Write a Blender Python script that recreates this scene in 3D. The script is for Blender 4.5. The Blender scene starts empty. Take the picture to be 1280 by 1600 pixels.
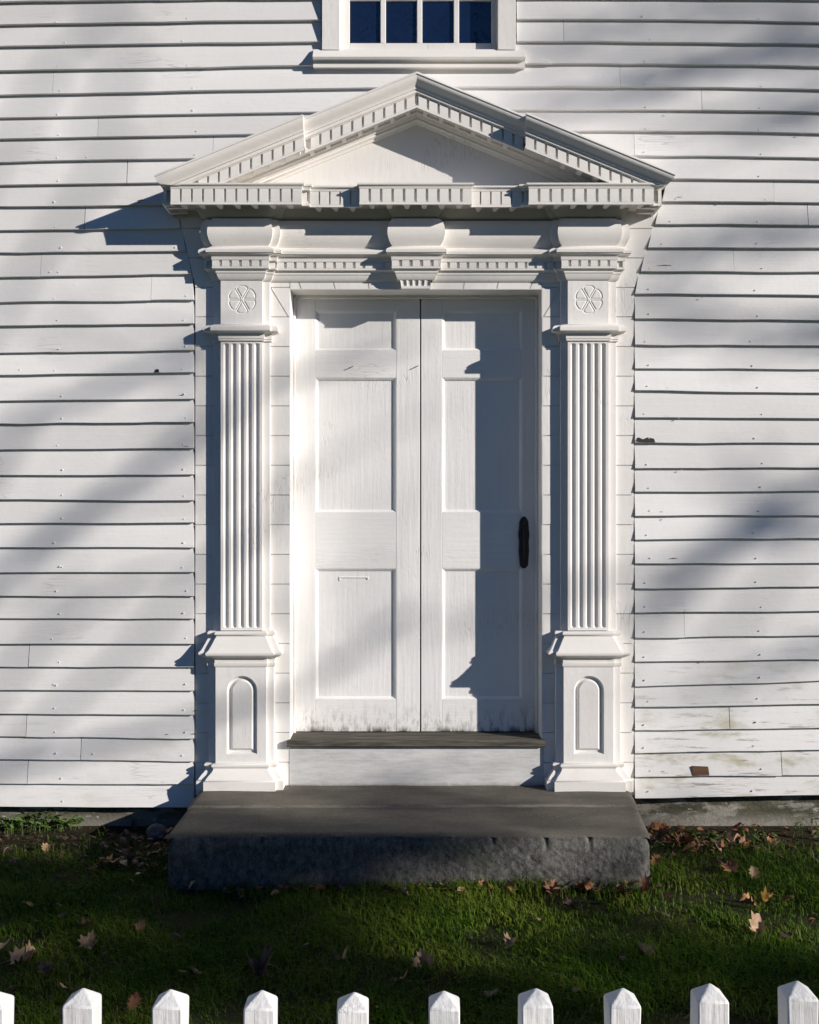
import bpy, math, random
import numpy as np
from mathutils import Vector, noise

random.seed(7)
rng = np.random.default_rng(7)
SC = bpy.context.scene
COL = SC.collection

# ------------------------------------------------------------------ camera, sky, sun, exposure
D, S, ZC = 5.4, 320.0, 1.54          # camera distance to the wall, wall scale (units per metre), eye height
SUN = Vector((1.74, -1.0, 0.69))     # towards the sun

cam_d = bpy.data.cameras.new('camera')
cam = bpy.data.objects.new('camera', cam_d)
COL.objects.link(cam)
cam.location = (0, -D, ZC)
cam.rotation_euler = (math.radians(90), 0, 0)
cam_d.sensor_width = 36.0
cam_d.lens = 36.0 * (S * D) / 1600.0
cam_d.clip_start = 0.05
cam_d.clip_end = 1000
SC.camera = cam

world = bpy.data.worlds.new('World')
SC.world = world
world.use_nodes = True
wn = world.node_tree
bg = wn.nodes['Background']
sky = wn.nodes.new('ShaderNodeTexSky')
sky.sky_type = 'NISHITA'
sky.sun_disc = False
sky.sun_elevation = math.asin(SUN.normalized().z)
sky.sun_rotation = math.atan2(SUN.x, SUN.y)
sky.dust_density = 0.0
sky.ozone_density = 10.0
wn.links.new(sky.outputs['Color'], bg.inputs['Color'])
bg.inputs['Strength'].default_value = 0.05

sl = bpy.data.lights.new('sun', 'SUN')
sl.energy = 5.0
sl.angle = math.radians(0.55)
sl.color = (1.0, 0.93, 0.855)
so = bpy.data.objects.new('sun', sl)
COL.objects.link(so)
so.rotation_euler = SUN.normalized().to_track_quat('Z', 'Y').to_euler()
so.location = SUN * 20

SC.view_settings.view_transform = 'Standard'
SC.view_settings.look = 'None'
SC.view_settings.exposure = 0.2
SC.view_settings.gamma = 1.0
SC.view_settings.use_curve_mapping = False

# ------------------------------------------------------------------ helpers
def fx(u, p=0.0): return (u - 640.0) / S * (1 - p / D)
def fz(v, p=0.0): return ZC - (v - 800.0) / S * (1 - p / D)

def ground_z(p):
    return -0.036 * min(max(p, -1.0), 6.0)

def ground_at(u, v):
    k = (v - 800.0) / (S * D)
    d = 3.0
    for _ in range(30):
        d = (ZC - ground_z(D - d)) / k
        d = max(1.0, min(d, D))
    return ((u - 640.0) / (S * D) * d, -(D - d), ground_z(D - d))

def tag(o, label=None, cat=None, group=None, kind=None):
    if label: o['label'] = label
    if cat: o['category'] = cat
    if group: o['group'] = group
    if kind: o['kind'] = kind
    return o

def empty(name, loc, label, cat, group=None):
    o = bpy.data.objects.new(name, None)
    COL.objects.link(o)
    o.location = loc
    o.empty_display_size = 0.1
    return tag(o, label, cat, group)

def finish(me, mat, smooth=None):
    me.materials.append(mat)
    if smooth is not None:
        me.shade_smooth()
        me.set_sharp_from_angle(angle=math.radians(smooth))

class MB:
    def __init__(s): s.v = []; s.f = []
    def add(s, vs, fs):
        n = len(s.v); s.v += [tuple(q) for q in vs]; s.f += [tuple(i + n for i in f) for f in fs]
    def box(s, x0, x1, p0, p1, z0, z1):
        vs = [(x, -p, z) for z in (z0, z1) for p in (p1, p0) for x in (x0, x1)]
        s.add(vs, [(0, 1, 5, 4), (3, 2, 6, 7), (2, 0, 4, 6), (1, 3, 7, 5), (4, 5, 7, 6), (2, 3, 1, 0)])
    def poly(s, pts, p0, p1):
        """prism: outline pts (x,z) counter-clockwise seen from the street, from depth p0 (back) to p1 (front)"""
        n = len(pts)
        vs = [(x, -p1, z) for x, z in pts] + [(x, -p0, z) for x, z in pts]
        fs = [tuple(range(n)), tuple(range(2 * n - 1, n - 1, -1))]
        fs += [((i + 1) % n, i, n + i, n + (i + 1) % n) for i in range(n)]
        s.add(vs, fs)
    def tube(s, pts, rad, k=6):
        pts = [Vector(q) for q in pts]
        n0 = len(s.v)
        for i, q in enumerate(pts):
            t = (pts[min(i + 1, len(pts) - 1)] - pts[max(i - 1, 0)]).normalized()
            a = t.orthogonal().normalized() if i == 0 else (a - t * a.dot(t)).normalized()
            b = t.cross(a)
            for j in range(k):
                w = 2 * math.pi * j / k
                s.v.append(tuple(q + (a * math.cos(w) + b * math.sin(w)) * rad[i]))
        for i in range(len(pts) - 1):
            for j in range(k):
                s.f.append((n0 + i * k + j, n0 + i * k + (j + 1) % k, n0 + (i + 1) * k + (j + 1) % k, n0 + (i + 1) * k + j))
        s.f.append(tuple(n0 + j for j in range(k - 1, -1, -1)))
        m = n0 + (len(pts) - 1) * k
        s.f.append(tuple(m + j for j in range(k)))
    def mesh(s, name, mat, smooth=None, origin=(0, 0, 0)):
        me = bpy.data.meshes.new(name)
        ox, oy, oz = origin
        me.from_pydata([(x - ox, y - oy, z - oz) for x, y, z in s.v], [], s.f)
        finish(me, mat, smooth)
        return me
    def build(s, name, mat, parent=None, smooth=None, origin=(0, 0, 0), bevel=None):
        me = s.mesh(name, mat, smooth, origin)
        o = link(name, me, parent, origin if parent is None else (0, 0, 0))
        if bevel: add_bevel(o, bevel)
        return o

def add_bevel(o, w, seg=2):
    m = o.modifiers.new('bevel', 'BEVEL')
    m.width = w; m.segments = seg; m.limit_method = 'ANGLE'; m.angle_limit = math.radians(40)
    m.use_clamp_overlap = True
    o.data.shade_smooth(); o.data.set_sharp_from_angle(angle=math.radians(45))

def link(name, me, parent=None, loc=(0, 0, 0), rotz=0.0):
    o = bpy.data.objects.new(name, me)
    COL.objects.link(o)
    o.location = loc
    if rotz: o.rotation_euler = (0, 0, rotz)
    if parent is not None: o.parent = parent
    return o

def mitres(path):
    n = []
    for (x0, p0), (x1, p1) in zip(path, path[1:]):
        dx, dp = x1 - x0, p1 - p0
        l = math.hypot(dx, dp)
        n.append((-dp / l, dx / l))
    m = [n[0]]
    for a, b in zip(n, n[1:]):
        k = 1 + a[0] * b[0] + a[1] * b[1]
        m.append(((a[0] + b[0]) / k, (a[1] + b[1]) / k))
    m.append(n[-1])
    return n, m

def sweep(mb, path, prof):
    _, m = mitres(path)
    vs = [(x + mx * q, -(p + mp * q), z) for (x, p), (mx, mp) in zip(path, m) for q, z in prof]
    k = len(prof)
    fs = []
    for i in range(len(path) - 1):
        for j in range(k - 1):
            fs.append((i * k + j, (i + 1) * k + j, (i + 1) * k + j + 1, i * k + j + 1))
    mb.add(vs, fs)

def lay_blocks(path, q0, q1, z0, z1, width, pitch, name, mat, parent, inset=0.0, taper=0.0, back=1.0):
    """a row of small blocks along every long enough run of the offset path"""
    n, m = mitres(path)
    mb = MB()
    h = (q1 - q0)
    w = width / 2
    wt = w * (1 - taper)
    mb.add([(-wt, -h, z0), (wt, -h, z0), (wt * back, 0, z0), (-wt * back, 0, z0), (-w, -h, z1), (w, -h, z1), (w * back, 0, z1), (-w * back, 0, z1)],
           [(0, 1, 5, 4), (1, 2, 6, 5), (3, 0, 4, 7), (3, 2, 1, 0), (4, 5, 6, 7)])
    me = mb.mesh(name, mat)
    for i in range(len(path) - 1):
        a = (path[i][0] + m[i][0] * q1, path[i][1] + m[i][1] * q1)
        b = (path[i + 1][0] + m[i + 1][0] * q1, path[i + 1][1] + m[i + 1][1] * q1)
        dx, dp = b[0] - a[0], b[1] - a[1]
        L = math.hypot(dx, dp)
        if dx * (path[i + 1][0] - path[i][0]) + dp * (path[i + 1][1] - path[i][1]) <= 0: continue
        if L < width * 1.25: continue
        L2 = L - width - 2 * inset
        if L2 < 0: continue
        k = max(1, round(L2 / pitch))
        for t in range(k + 1):
            s = (width / 2 + inset + L2 * t / k) / L
            x, p = a[0] + dx * s - n[i][0] * h, a[1] + dp * s - n[i][1] * h
            link(name, me, parent, (x, -p, 0), math.atan2(-dp, dx))

# ------------------------------------------------------------------ materials
class NT:
    def __init__(s, name):
        s.m = bpy.data.materials.new(name); s.m.use_nodes = True
        s.t = s.m.node_tree; s.b = s.t.nodes['Principled BSDF']
        s.pos = s.n('ShaderNodeNewGeometry').outputs['Position']
    def n(s, typ, **kw):
        nd = s.t.nodes.new(typ)
        for k, v in kw.items():
            if k in ('inputs',):
                for a, b in v.items(): nd.inputs[a].default_value = b
            else: setattr(nd, k, v)
        return nd
    def l(s, a, b): s.t.links.new(a, b)
    def scaled(s, sc, src=None):
        mp = s.n('ShaderNodeMapping'); mp.inputs['Scale'].default_value = sc
        s.l(src or s.pos, mp.inputs['Vector']); return mp.outputs['Vector']
    def noise(s, sc, scale=1.0, detail=4, rough=0.55, src=None):
        nd = s.n('ShaderNodeTexNoise'); nd.inputs['Scale'].default_value = scale
        nd.inputs['Detail'].default_value = detail; nd.inputs['Roughness'].default_value = rough
        s.l(s.scaled(sc, src), nd.inputs['Vector']); return nd.outputs['Fac']
    def ramp(s, fac, a, b, lo=0.0, hi=1.0):
        nd = s.n('ShaderNodeMapRange'); nd.interpolation_type = 'SMOOTHSTEP'
        nd.inputs['From Min'].default_value = a; nd.inputs['From Max'].default_value = b
        nd.inputs['To Min'].default_value = lo; nd.inputs['To Max'].default_value = hi
        s.l(fac, nd.inputs['Value']); return nd.outputs['Result']
    def math(s, op, a, b=None):
        nd = s.n('ShaderNodeMath', operation=op)
        for i, q in enumerate((a, b)):
            if q is None: continue
            if isinstance(q, (int, float)): nd.inputs[i].default_value = q
            else: s.l(q, nd.inputs[i])
        return nd.outputs[0]
    def mix(s, fac, a, b, typ='MIX'):
        nd = s.n('ShaderNodeMix', data_type='RGBA', blend_type=typ)
        for i, q in ((0, fac), (6, a), (7, b)):
            if isinstance(q, (int, float)): nd.inputs[i].default_value = q
            elif isinstance(q, tuple): nd.inputs[i].default_value = q + (1,) if len(q) == 3 else q
            else: s.l(q, nd.inputs[i])
        return nd.outputs[2]
    def xyz(s):
        nd = s.n('ShaderNodeSeparateXYZ'); s.l(s.pos, nd.inputs[0]); return nd.outputs
    def bump(s, h, strength, dist):
        nd = s.n('ShaderNodeBump'); nd.inputs['Strength'].default_value = strength; nd.inputs['Distance'].default_value = dist
        s.l(h, nd.inputs['Height']); s.l(nd.outputs[0], s.b.inputs['Normal'])
    def rand(s): return s.n('ShaderNodeObjectInfo').outputs['Random']
    def cracks(s, sc, width, mask_lo, mask_hi, mask_sc):
        v = s.n('ShaderNodeTexVoronoi', feature='DISTANCE_TO_EDGE'); v.inputs['Scale'].default_value = 1.0
        wob = s.noise((9, 9, 9), 1.0, 2)
        w = s.n('ShaderNodeVectorMath', operation='SCALE'); cmb = s.n('ShaderNodeCombineXYZ')
        s.l(wob, cmb.inputs[0]); s.l(wob, cmb.inputs[2]); s.l(cmb.outputs[0], w.inputs[0]); w.inputs['Scale'].default_value = 0.008
        ad = s.n('ShaderNodeVectorMath', operation='ADD'); s.l(s.pos, ad.inputs[0]); s.l(w.outputs[0], ad.inputs[1])
        s.l(s.scaled(sc, ad.outputs[0]), v.inputs['Vector'])
        line = s.ramp(v.outputs['Distance'], 0.0, width, 1.0, 0.0)
        return s.math('MULTIPLY', line, s.ramp(s.noise(mask_sc, 1.0, 3), mask_lo, mask_hi))

def paint(name, base=(0.80, 0.79, 0.775), grain=(3, 3, 60), crack_sc=(3, 3, 55), crack=(0.60, 0.72), dirt=0.5, stain_dapple=None, var=0.05, bump=0.35):
    t = NT(name)
    c = t.mix(t.ramp(t.noise((1.3, 1.3, 2.2), 1, 5), 0.35, 0.7), base, tuple(k * 0.93 for k in base))
    # fine speckle of grime
    sp = t.math('MULTIPLY', t.ramp(t.noise((60, 60, 60), 1, 3, 0.7), 0.66, 0.80), t.ramp(t.noise((2, 2, 2), 1.7, 3), 0.45, 0.65))
    c = t.mix(t.math('MULTIPLY', sp, dirt), c, (0.30, 0.28, 0.25))
    gr = t.noise(grain, 1.0, 4, 0.6)
    ck = t.cracks(tuple(k * 2.0 for k in crack_sc), 0.07, crack[0], crack[1], (2.1, 2.1, 2.6))
    c = t.mix(t.math('MULTIPLY', ck, 0.30), c, (0.25, 0.23, 0.21))
    # weathered, dirty patches close to the ground
    xyz = t.xyz()
    low = t.ramp(xyz[2], 0.25, 1.15, 1.0, 0.0)
    wn_ = t.ramp(t.noise((3.0, 3.0, 9.0), 1.2, 6, 0.65), 0.50, 0.72)
    if stain_dapple == 'boards':
        rt = t.ramp(xyz[0], 0.9, 1.25)
        rt = t.math('MAXIMUM', rt, 0.22)
        m = t.math('MULTIPLY', t.math('MULTIPLY', low, wn_), rt)
        c = t.mix(t.math('MULTIPLY', m, 0.95), c, (0.42, 0.39, 0.25))
        dk = t.math('MULTIPLY', t.math('MULTIPLY', t.ramp(t.noise((4, 4, 40), 1, 5, 0.7), 0.55, 0.68), low), rt)
        c = t.mix(t.math('MULTIPLY', dk, 0.75), c, (0.16, 0.14, 0.11))
    elif stain_dapple == 'door':
        l2 = t.ramp(xyz[2], 0.44, 0.62, 1.0, 0.0)
        m = t.math('MULTIPLY', l2, t.ramp(t.noise((34, 34, 12), 1, 6, 0.75), 0.46, 0.66))
        c = t.mix(t.math('MULTIPLY', m, 0.7), c, (0.20, 0.19, 0.15))
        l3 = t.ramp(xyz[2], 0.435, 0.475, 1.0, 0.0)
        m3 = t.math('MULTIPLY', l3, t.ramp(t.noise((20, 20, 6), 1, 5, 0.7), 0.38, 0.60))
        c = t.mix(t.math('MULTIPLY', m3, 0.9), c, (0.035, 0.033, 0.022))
    elif stain_dapple == 'riser':
        m = t.ramp(t.noise((2.6, 2.6, 14.0), 1.3, 8, 0.78), 0.34, 0.72)  # grey weathering, also standing in for tree dapple painted into the colour
        c = t.mix(t.math('MULTIPLY', m, 0.6), c, (0.30, 0.30, 0.29))
        lw = t.ramp(t.math('ADD', xyz[2], t.math('MULTIPLY', t.noise((30, 30, 30), 1, 4), 0.03)), 0.215, 0.245, 1.0, 0.0)
        c = t.mix(t.math('MULTIPLY', lw, 0.7), c, (0.20, 0.17, 0.13))
    else:
        m = t.math('MULTIPLY', low, wn_)
        c = t.mix(t.math('MULTIPLY', m, 0.25), c, (0.45, 0.42, 0.34))
    rv = t.n('ShaderNodeHueSaturation'); t.l(t.ramp(t.rand(), 0, 1, 1 - var, 1.0), rv.inputs['Value']); t.l(c, rv.inputs['Color'])
    t.l(rv.outputs[0], t.b.inputs['Base Color'])
    t.b.inputs['Roughness'].default_value = 0.62
    t.b.inputs['Specular IOR Level'].default_value = 0.35
    h = t.math('SUBTRACT', t.math('ADD', gr, t.math('MULTIPLY', t.noise((40, 40, 40), 1, 3), 0.5)), t.math('MULTIPLY', ck, 0.7))
    t.bump(h, bump, 0.004)
    return t.m

M = {}
M['board'] = paint('clapboard_paint', grain=(3, 3, 45), crack_sc=(2.2, 2.2, 38), crack=(0.60, 0.70), stain_dapple='boards', var=0.13)
M['trim'] = paint('trim_paint', base=(0.80, 0.78, 0.75), grain=(25, 25, 5), crack_sc=(30, 30, 3.5), crack=(0.56, 0.70), dirt=0.9, var=0.06, bump=0.35)
M['mould'] = paint('moulding_paint', base=(0.80, 0.775, 0.735), grain=(5, 5, 30), crack_sc=(4, 4, 30), crack=(0.60, 0.74), dirt=0.9, var=0.05, bump=0.3)
M['door'] = paint('door_paint', grain=(55, 55, 3), crack_sc=(48, 48, 3.2), crack=(0.53, 0.68), stain_dapple='door', var=0.03, bump=0.45)
M['rail'] = paint('door_rail_paint', grain=(3, 3, 55), crack_sc=(3.2, 3.2, 48), crack=(0.52, 0.66), stain_dapple='door', var=0.03, bump=0.45)
M['riser'] = paint('riser_paint', base=(0.66, 0.66, 0.65), grain=(3, 3, 55), crack_sc=(3, 3, 40), crack=(0.55, 0.68), stain_dapple='riser')
M['picket'] = paint('picket_paint', base=(0.80, 0.80, 0.79), grain=(60, 60, 4), crack_sc=(60, 60, 6), crack=(0.66, 0.80), dirt=1.0, bump=0.8, var=0.12)

def simple(name, col, rough=0.7, var=None, nscale=(8, 8, 8), bumpd=0.004, bumps=0.5, spec=0.3, metal=0.0):
    t = NT(name)
    if var:
        c = t.mix(t.ramp(t.noise(nscale, 1, 6, 0.65), 0.35, 0.68), col, var)
        t.l(c, t.b.inputs['Base Color'])
        t.bump(t.noise(tuple(k * 3 for k in nscale), 1, 6, 0.7), bumps, bumpd)
    else: t.b.inputs['Base Color'].default_value = col + (1,)
    t.b.inputs['Roughness'].default_value = rough
    t.b.inputs['Specular IOR Level'].default_value = spec
    t.b.inputs['Metallic'].default_value = metal
    return t.m

M['iron'] = simple('rusty_black_iron', (0.012, 0.011, 0.010), 0.55, (0.035, 0.022, 0.014), (40, 40, 40), 0.003, 0.6, 0.5)
M['rawwood'] = simple('bare_brown_wood', (0.14, 0.075, 0.04), 0.8, (0.08, 0.045, 0.026), (5, 30, 60))
M['thresh'] = simple('mossy_threshold_wood', (0.120, 0.108, 0.088), 0.85, (0.042, 0.040, 0.030), (5, 45, 45), 0.004, 0.8)
M['interior'] = simple('dark_interior', (0.03, 0.03, 0.03), 0.9)
M['roof'] = simple('roof_shingle_grey', (0.12, 0.12, 0.12), 0.9, (0.07, 0.07, 0.07), (6, 6, 6))
M['bark'] = simple('grey_bark', (0.13, 0.105, 0.085), 0.9, (0.06, 0.05, 0.04), (12, 12, 3), 0.02, 0.8)
M['treeleaf'] = simple('tree_leaf_green', (0.06, 0.085, 0.025), 0.6, (0.10, 0.09, 0.025), (2, 2, 2))
M['weed'] = simple('weed_leaf_green', (0.12, 0.185, 0.045), 0.5, (0.06, 0.115, 0.025), (15, 15, 15))
M['rock'] = simple('blue_grey_rock', (0.12, 0.12, 0.135), 0.8, (0.07, 0.07, 0.08), (20, 20, 20), 0.01)

def glass_mat():
    t = NT('old_window_glass')
    t.b.inputs['Base Color'].default_value = (0.006, 0.014, 0.040, 1)
    t.b.inputs['Roughness'].default_value = 0.03
    t.b.inputs['Specular IOR Level'].default_value = 1.0
    t.b.inputs['IOR'].default_value = 1.62
    t.bump(t.noise((7, 7, 9), 1, 2), 0.22, 0.012)
    return t.m
M['glass'] = glass_mat()

def stone_mat():
    t = NT('weathered_granite')
    c = t.mix(t.ramp(t.noise((2.5, 5, 5), 1, 6, 0.6), 0.3, 0.7), (0.058, 0.051, 0.040), (0.135, 0.120, 0.092))
    c = t.mix(t.math('MULTIPLY', t.ramp(t.noise((14, 14, 14), 1.3, 8, 0.8), 0.52, 0.70), 0.55), c, (0.05, 0.046, 0.036))
    c = t.mix(t.math('MULTIPLY', t.ramp(t.noise((11, 11, 11), 2.1, 8, 0.8), 0.60, 0.70), 0.5), c, (0.21, 0.20, 0.17))
    c = t.mix(t.math('MULTIPLY', t.ramp(t.noise((150, 150, 150), 1, 3), 0.52, 0.70), 0.45), c, (0.24, 0.23, 0.21))
    c = t.mix(t.math('MULTIPLY', t.ramp(t.noise((160, 160, 160), 1.3, 2), 0.58, 0.78), 0.5), c, (0.035, 0.035, 0.035))
    # blue-grey riven front
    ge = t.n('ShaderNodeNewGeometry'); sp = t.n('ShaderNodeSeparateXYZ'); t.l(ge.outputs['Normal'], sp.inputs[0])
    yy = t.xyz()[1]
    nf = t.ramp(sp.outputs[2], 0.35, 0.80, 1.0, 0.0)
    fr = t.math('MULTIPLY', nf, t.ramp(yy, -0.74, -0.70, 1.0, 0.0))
    ridge_lit = t.math('MULTIPLY', t.ramp(sp.outputs[2], 0.75, 0.97, 1.0, 0.0), t.ramp(yy, -0.72, -0.68))
    ridge_lit = t.math('MULTIPLY', ridge_lit, t.ramp(t.noise((4, 30, 30), 1.2, 6, 0.75), 0.36, 0.62, 0.1, 1.0))
    c = t.mix(t.math('MULTIPLY', ridge_lit, 0.62), c, (0.26, 0.245, 0.21))  # bright line of the sunlit ridge painted into the stone colour
    f = t.mix(t.ramp(t.noise((45, 45, 30), 1, 8, 0.75), 0.35, 0.66), (0.034, 0.033, 0.031), (0.150, 0.145, 0.130))
    f = t.mix(t.math('MULTIPLY', t.ramp(t.noise((170, 170, 170), 1.1, 2), 0.54, 0.68), 0.5), f, (0.24, 0.235, 0.22))
    f = t.mix(t.math('MULTIPLY', t.ramp(t.noise((6, 6, 9), 1.4, 8, 0.8), 0.58, 0.70), 0.55), f, (0.21, 0.235, 0.225))
    f = t.mix(t.math('MULTIPLY', t.ramp(t.noise((3.5, 3.5, 3), 2.0, 4), 0.56, 0.72), 0.45), f, (0.075, 0.085, 0.055))
    c = t.mix(fr, c, f)
    t.l(c, t.b.inputs['Base Color'])
    t.b.inputs['Roughness'].default_value = 0.8
    t.bump(t.noise((70, 70, 55), 1, 8, 0.8), 0.8, 0.008)
    return t.m
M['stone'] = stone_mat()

def found_mat():
    t = NT('parged_foundation')
    c = t.mix(t.ramp(t.noise((3, 3, 6), 1, 6, 0.6), 0.35, 0.65), (0.30, 0.285, 0.25), (0.20, 0.19, 0.16))
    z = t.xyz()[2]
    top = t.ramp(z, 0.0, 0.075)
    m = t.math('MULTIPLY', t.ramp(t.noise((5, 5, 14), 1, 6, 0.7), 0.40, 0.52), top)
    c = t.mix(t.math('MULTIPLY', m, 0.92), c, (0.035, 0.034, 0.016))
    st = t.ramp(t.noise((4, 4, 9), 1.7, 8, 0.8), 0.46, 0.62)
    c = t.mix(t.math('MULTIPLY', st, 0.5), c, (0.14, 0.125, 0.085))
    w = t.ramp(t.noise((7, 7, 18), 1.3, 6, 0.75), 0.60, 0.66)
    c = t.mix(t.math('MULTIPLY', w, 0.8), c, (0.50, 0.48, 0.45))
    t.l(c, t.b.inputs['Base Color']); t.b.inputs['Roughness'].default_value = 0.9
    t.bump(t.noise((30, 30, 30), 1, 6, 0.75), 0.7, 0.01)
    return t.m
M['found'] = found_mat()

def soil_mat():
    t = NT('lawn_soil')
    c = t.mix(t.ramp(t.noise((6, 6, 6), 1, 6, 0.7), 0.38, 0.64), (0.030, 0.026, 0.016), (0.055, 0.042, 0.027))
    g = t.ramp(t.noise((1.6, 1.6, 1.6), 1, 4), 0.35, 0.55)
    y = t.xyz()[1]
    g = t.math('MULTIPLY', g, t.ramp(y, -0.6, -0.25, 1.0, 0.15))
    c = t.mix(t.math('MULTIPLY', g, 0.7), c, (0.028, 0.045, 0.012))
    t.l(c, t.b.inputs['Base Color']); t.b.inputs['Roughness'].default_value = 0.95
    t.b.inputs['Specular IOR Level'].default_value = 0.1
    t.bump(t.noise((45, 45, 45), 1, 6, 0.75), 0.9, 0.02)
    return t.m
M['soil'] = soil_mat()

def grass_mat():
    t = NT('lawn_grass')
    r = t.n('ShaderNodeNewGeometry').outputs['Random Per Island']
    cr = t.n('ShaderNodeValToRGB'); t.l(r, cr.inputs[0])
    e = cr.color_ramp.elements
    e[0].position = 0; e[0].color = (0.072, 0.120, 0.012, 1)
    e[1].position = 0.78; e[1].color = (0.118, 0.180, 0.015, 1)
    for pos, c in ((0.88, (0.13, 0.16, 0.03, 1)), (1.0, (0.21, 0.18, 0.09, 1))):
        q = e.new(pos); q.color = c
    c = t.mix(t.ramp(t.noise((1.4, 1.4, 1.4), 1.2, 4), 0.40, 0.62), cr.outputs[0], (0.55, 0.75, 0.5), 'MULTIPLY')
    t.l(c, t.b.inputs['Base Color']); t.b.inputs['Roughness'].default_value = 0.75
    t.b.inputs['Specular IOR Level'].default_value = 0.08
    return t.m
M['grass'] = grass_mat()

def leaf_mat(name, a, b):
    t = NT(name)
    c = t.mix(t.ramp(t.noise((30, 30, 30), 1, 4), 0.35, 0.65), a, b)
    rv = t.n('ShaderNodeHueSaturation'); t.l(t.ramp(t.rand(), 0, 1, 0.75, 1.15), rv.inputs['Value']); t.l(c, rv.inputs['Color'])
    t.l(rv.outputs[0], t.b.inputs['Base Color']); t.b.inputs['Roughness'].default_value = 0.6
    t.bump(t.noise((120, 120, 120), 1, 3), 0.3, 0.002)
    return t.m
M['tan'] = leaf_mat('dry_leaf_tan', (0.54, 0.36, 0.20), (0.33, 0.20, 0.11))
M['rust'] = leaf_mat('dry_leaf_rust', (0.38, 0.16, 0.065), (0.22, 0.085, 0.04))
M['yellow'] = leaf_mat('dry_leaf_yellow', (0.42, 0.26, 0.05), (0.30, 0.17, 0.04))
M['brown'] = leaf_mat('dry_leaf_brown', (0.11, 0.062, 0.038), (0.07, 0.04, 0.026))

# ------------------------------------------------------------------ ground
def build_ground():
    xs = np.unique(np.concatenate([np.linspace(-150, -6, 9), np.linspace(-6, 6, 121), np.linspace(6, 150, 9)]))
    ps = np.unique(np.concatenate([np.linspace(-40, -1, 5), np.linspace(-0.5, 6, 81), np.linspace(8, 160, 9)]))
    vs = []
    for p in ps:
        for x in xs:
            z = ground_z(p)
            if abs(x) < 6 and 0 <= p < 6: z += 0.018 * (noise.noise(Vector((x * 1.7, p * 1.7, 0)))) + 0.008 * noise.noise(Vector((x * 7, p * 7, 3)))
            vs.append((x, -p, z - 0.004))
    n = len(xs)
    fs = [(j * n + i, (j + 1) * n + i, (j + 1) * n + i + 1, j * n + i + 1) for j in range(len(ps) - 1) for i in range(n - 1)]
    fs = [f[::-1] for f in fs]
    me = bpy.data.meshes.new('ground'); me.from_pydata(vs, [], fs); finish(me, M['soil'], 60)
    me.flip_normals()
    o = link('ground', me)
    tag(o, 'dark lawn soil in front of the house', 'ground', kind='structure')
build_ground()

# ------------------------------------------------------------------ the house
house = empty('clapboard_house', (0, 0, 0), 'white clapboard meeting house front with pedimented double door', 'house')
HX = 4.6
HZ = 6.1
F, B, A = 0.017, 0.039, 0.063        # flush boarding, pilaster back layer, pilaster face

def part(mb, name, mat, parent=house, **kw): return mb.build(name, mat, parent, **kw)

# carcass (a hole each for door and window)
zt_door, zb_win, zt_win = fz(452, F), fz(83), fz(83) + 1.75
wx0, wx1 = fx(531), fx(778)
dx0, dx1 = fx(453, F), fx(847, F)
mb = MB()
mb.box(-HX, dx0 - 0.004, -0.16, 0.0, 0.158, zt_door + 0.004)
mb.box(dx1 + 0.004, HX, -0.16, 0.0, 0.158, zt_door + 0.004)
mb.box(-HX, HX, -0.16, 0.0, zt_door + 0.004, zb_win)
mb.box(-HX, wx0, -0.16, 0.0, zb_win, zt_win)
mb.box(wx1, HX, -0.16, 0.0, zb_win, zt_win)
mb.box(-HX, HX, -0.16, 0.0, zt_win, HZ)
part(mb, 'front_wall', M['interior'])
mb = MB()
mb.box(-HX, -HX + 0.15, -7.0, -0.16, 0.1, HZ); mb.box(HX - 0.15, HX, -7.0, -0.16, 0.1, HZ)
part(mb, 'side_wall', M['board'])
mb = MB(); mb.box(-HX, HX, -7.15, -7.0, 0.1, HZ); part(mb, 'back_wall', M['board'])
mb = MB(); mb.box(-HX + .15, HX - .15, -7.0, -0.16, 0.1, 0.12); part(mb, 'interior_floor', M['interior'])
mb = MB()
mb.add([(-HX - .3, .0 - .3, HZ), (HX + .3, -.3, HZ), (HX + .3, 7.4, HZ), (-HX - .3, 7.4, HZ), (-HX - .3, 3.5, HZ + 2.6), (HX + .3, 3.5, HZ + 2.6)],
       [(0, 1, 5, 4), (2, 3, 4, 5), (0, 4, 3), (1, 2, 5), (3, 2, 1, 0)])
part(mb, 'roof', M['roof'])

# foundation
mb = MB()
nx = 120
for sgn in (0,):
    vs = []; fs = []
    rows = 7
    for j in range(rows):
        for i in range(nx + 1):
            x = -HX + 2 * HX * i / nx; z = -0.25 + 0.412 * j / (rows - 1)
            q = -0.034 + 0.014 * noise.noise(Vector((x * 5, z * 14, 1))) + 0.008 * noise.noise(Vector((x * 18, z * 30, 5)))
            vs.append((x, -q, z))
    for j in range(rows - 1):
        for i in range(nx):
            a = j * (nx + 1) + i
            fs.append((a, a + 1, a + nx + 2, a + nx + 1))
    mb.add(vs, fs)
mb.box(-HX, HX, -0.4, -0.065, -0.25, 0.12)
part(mb, 'foundation', M['found'], smooth=50)

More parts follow.
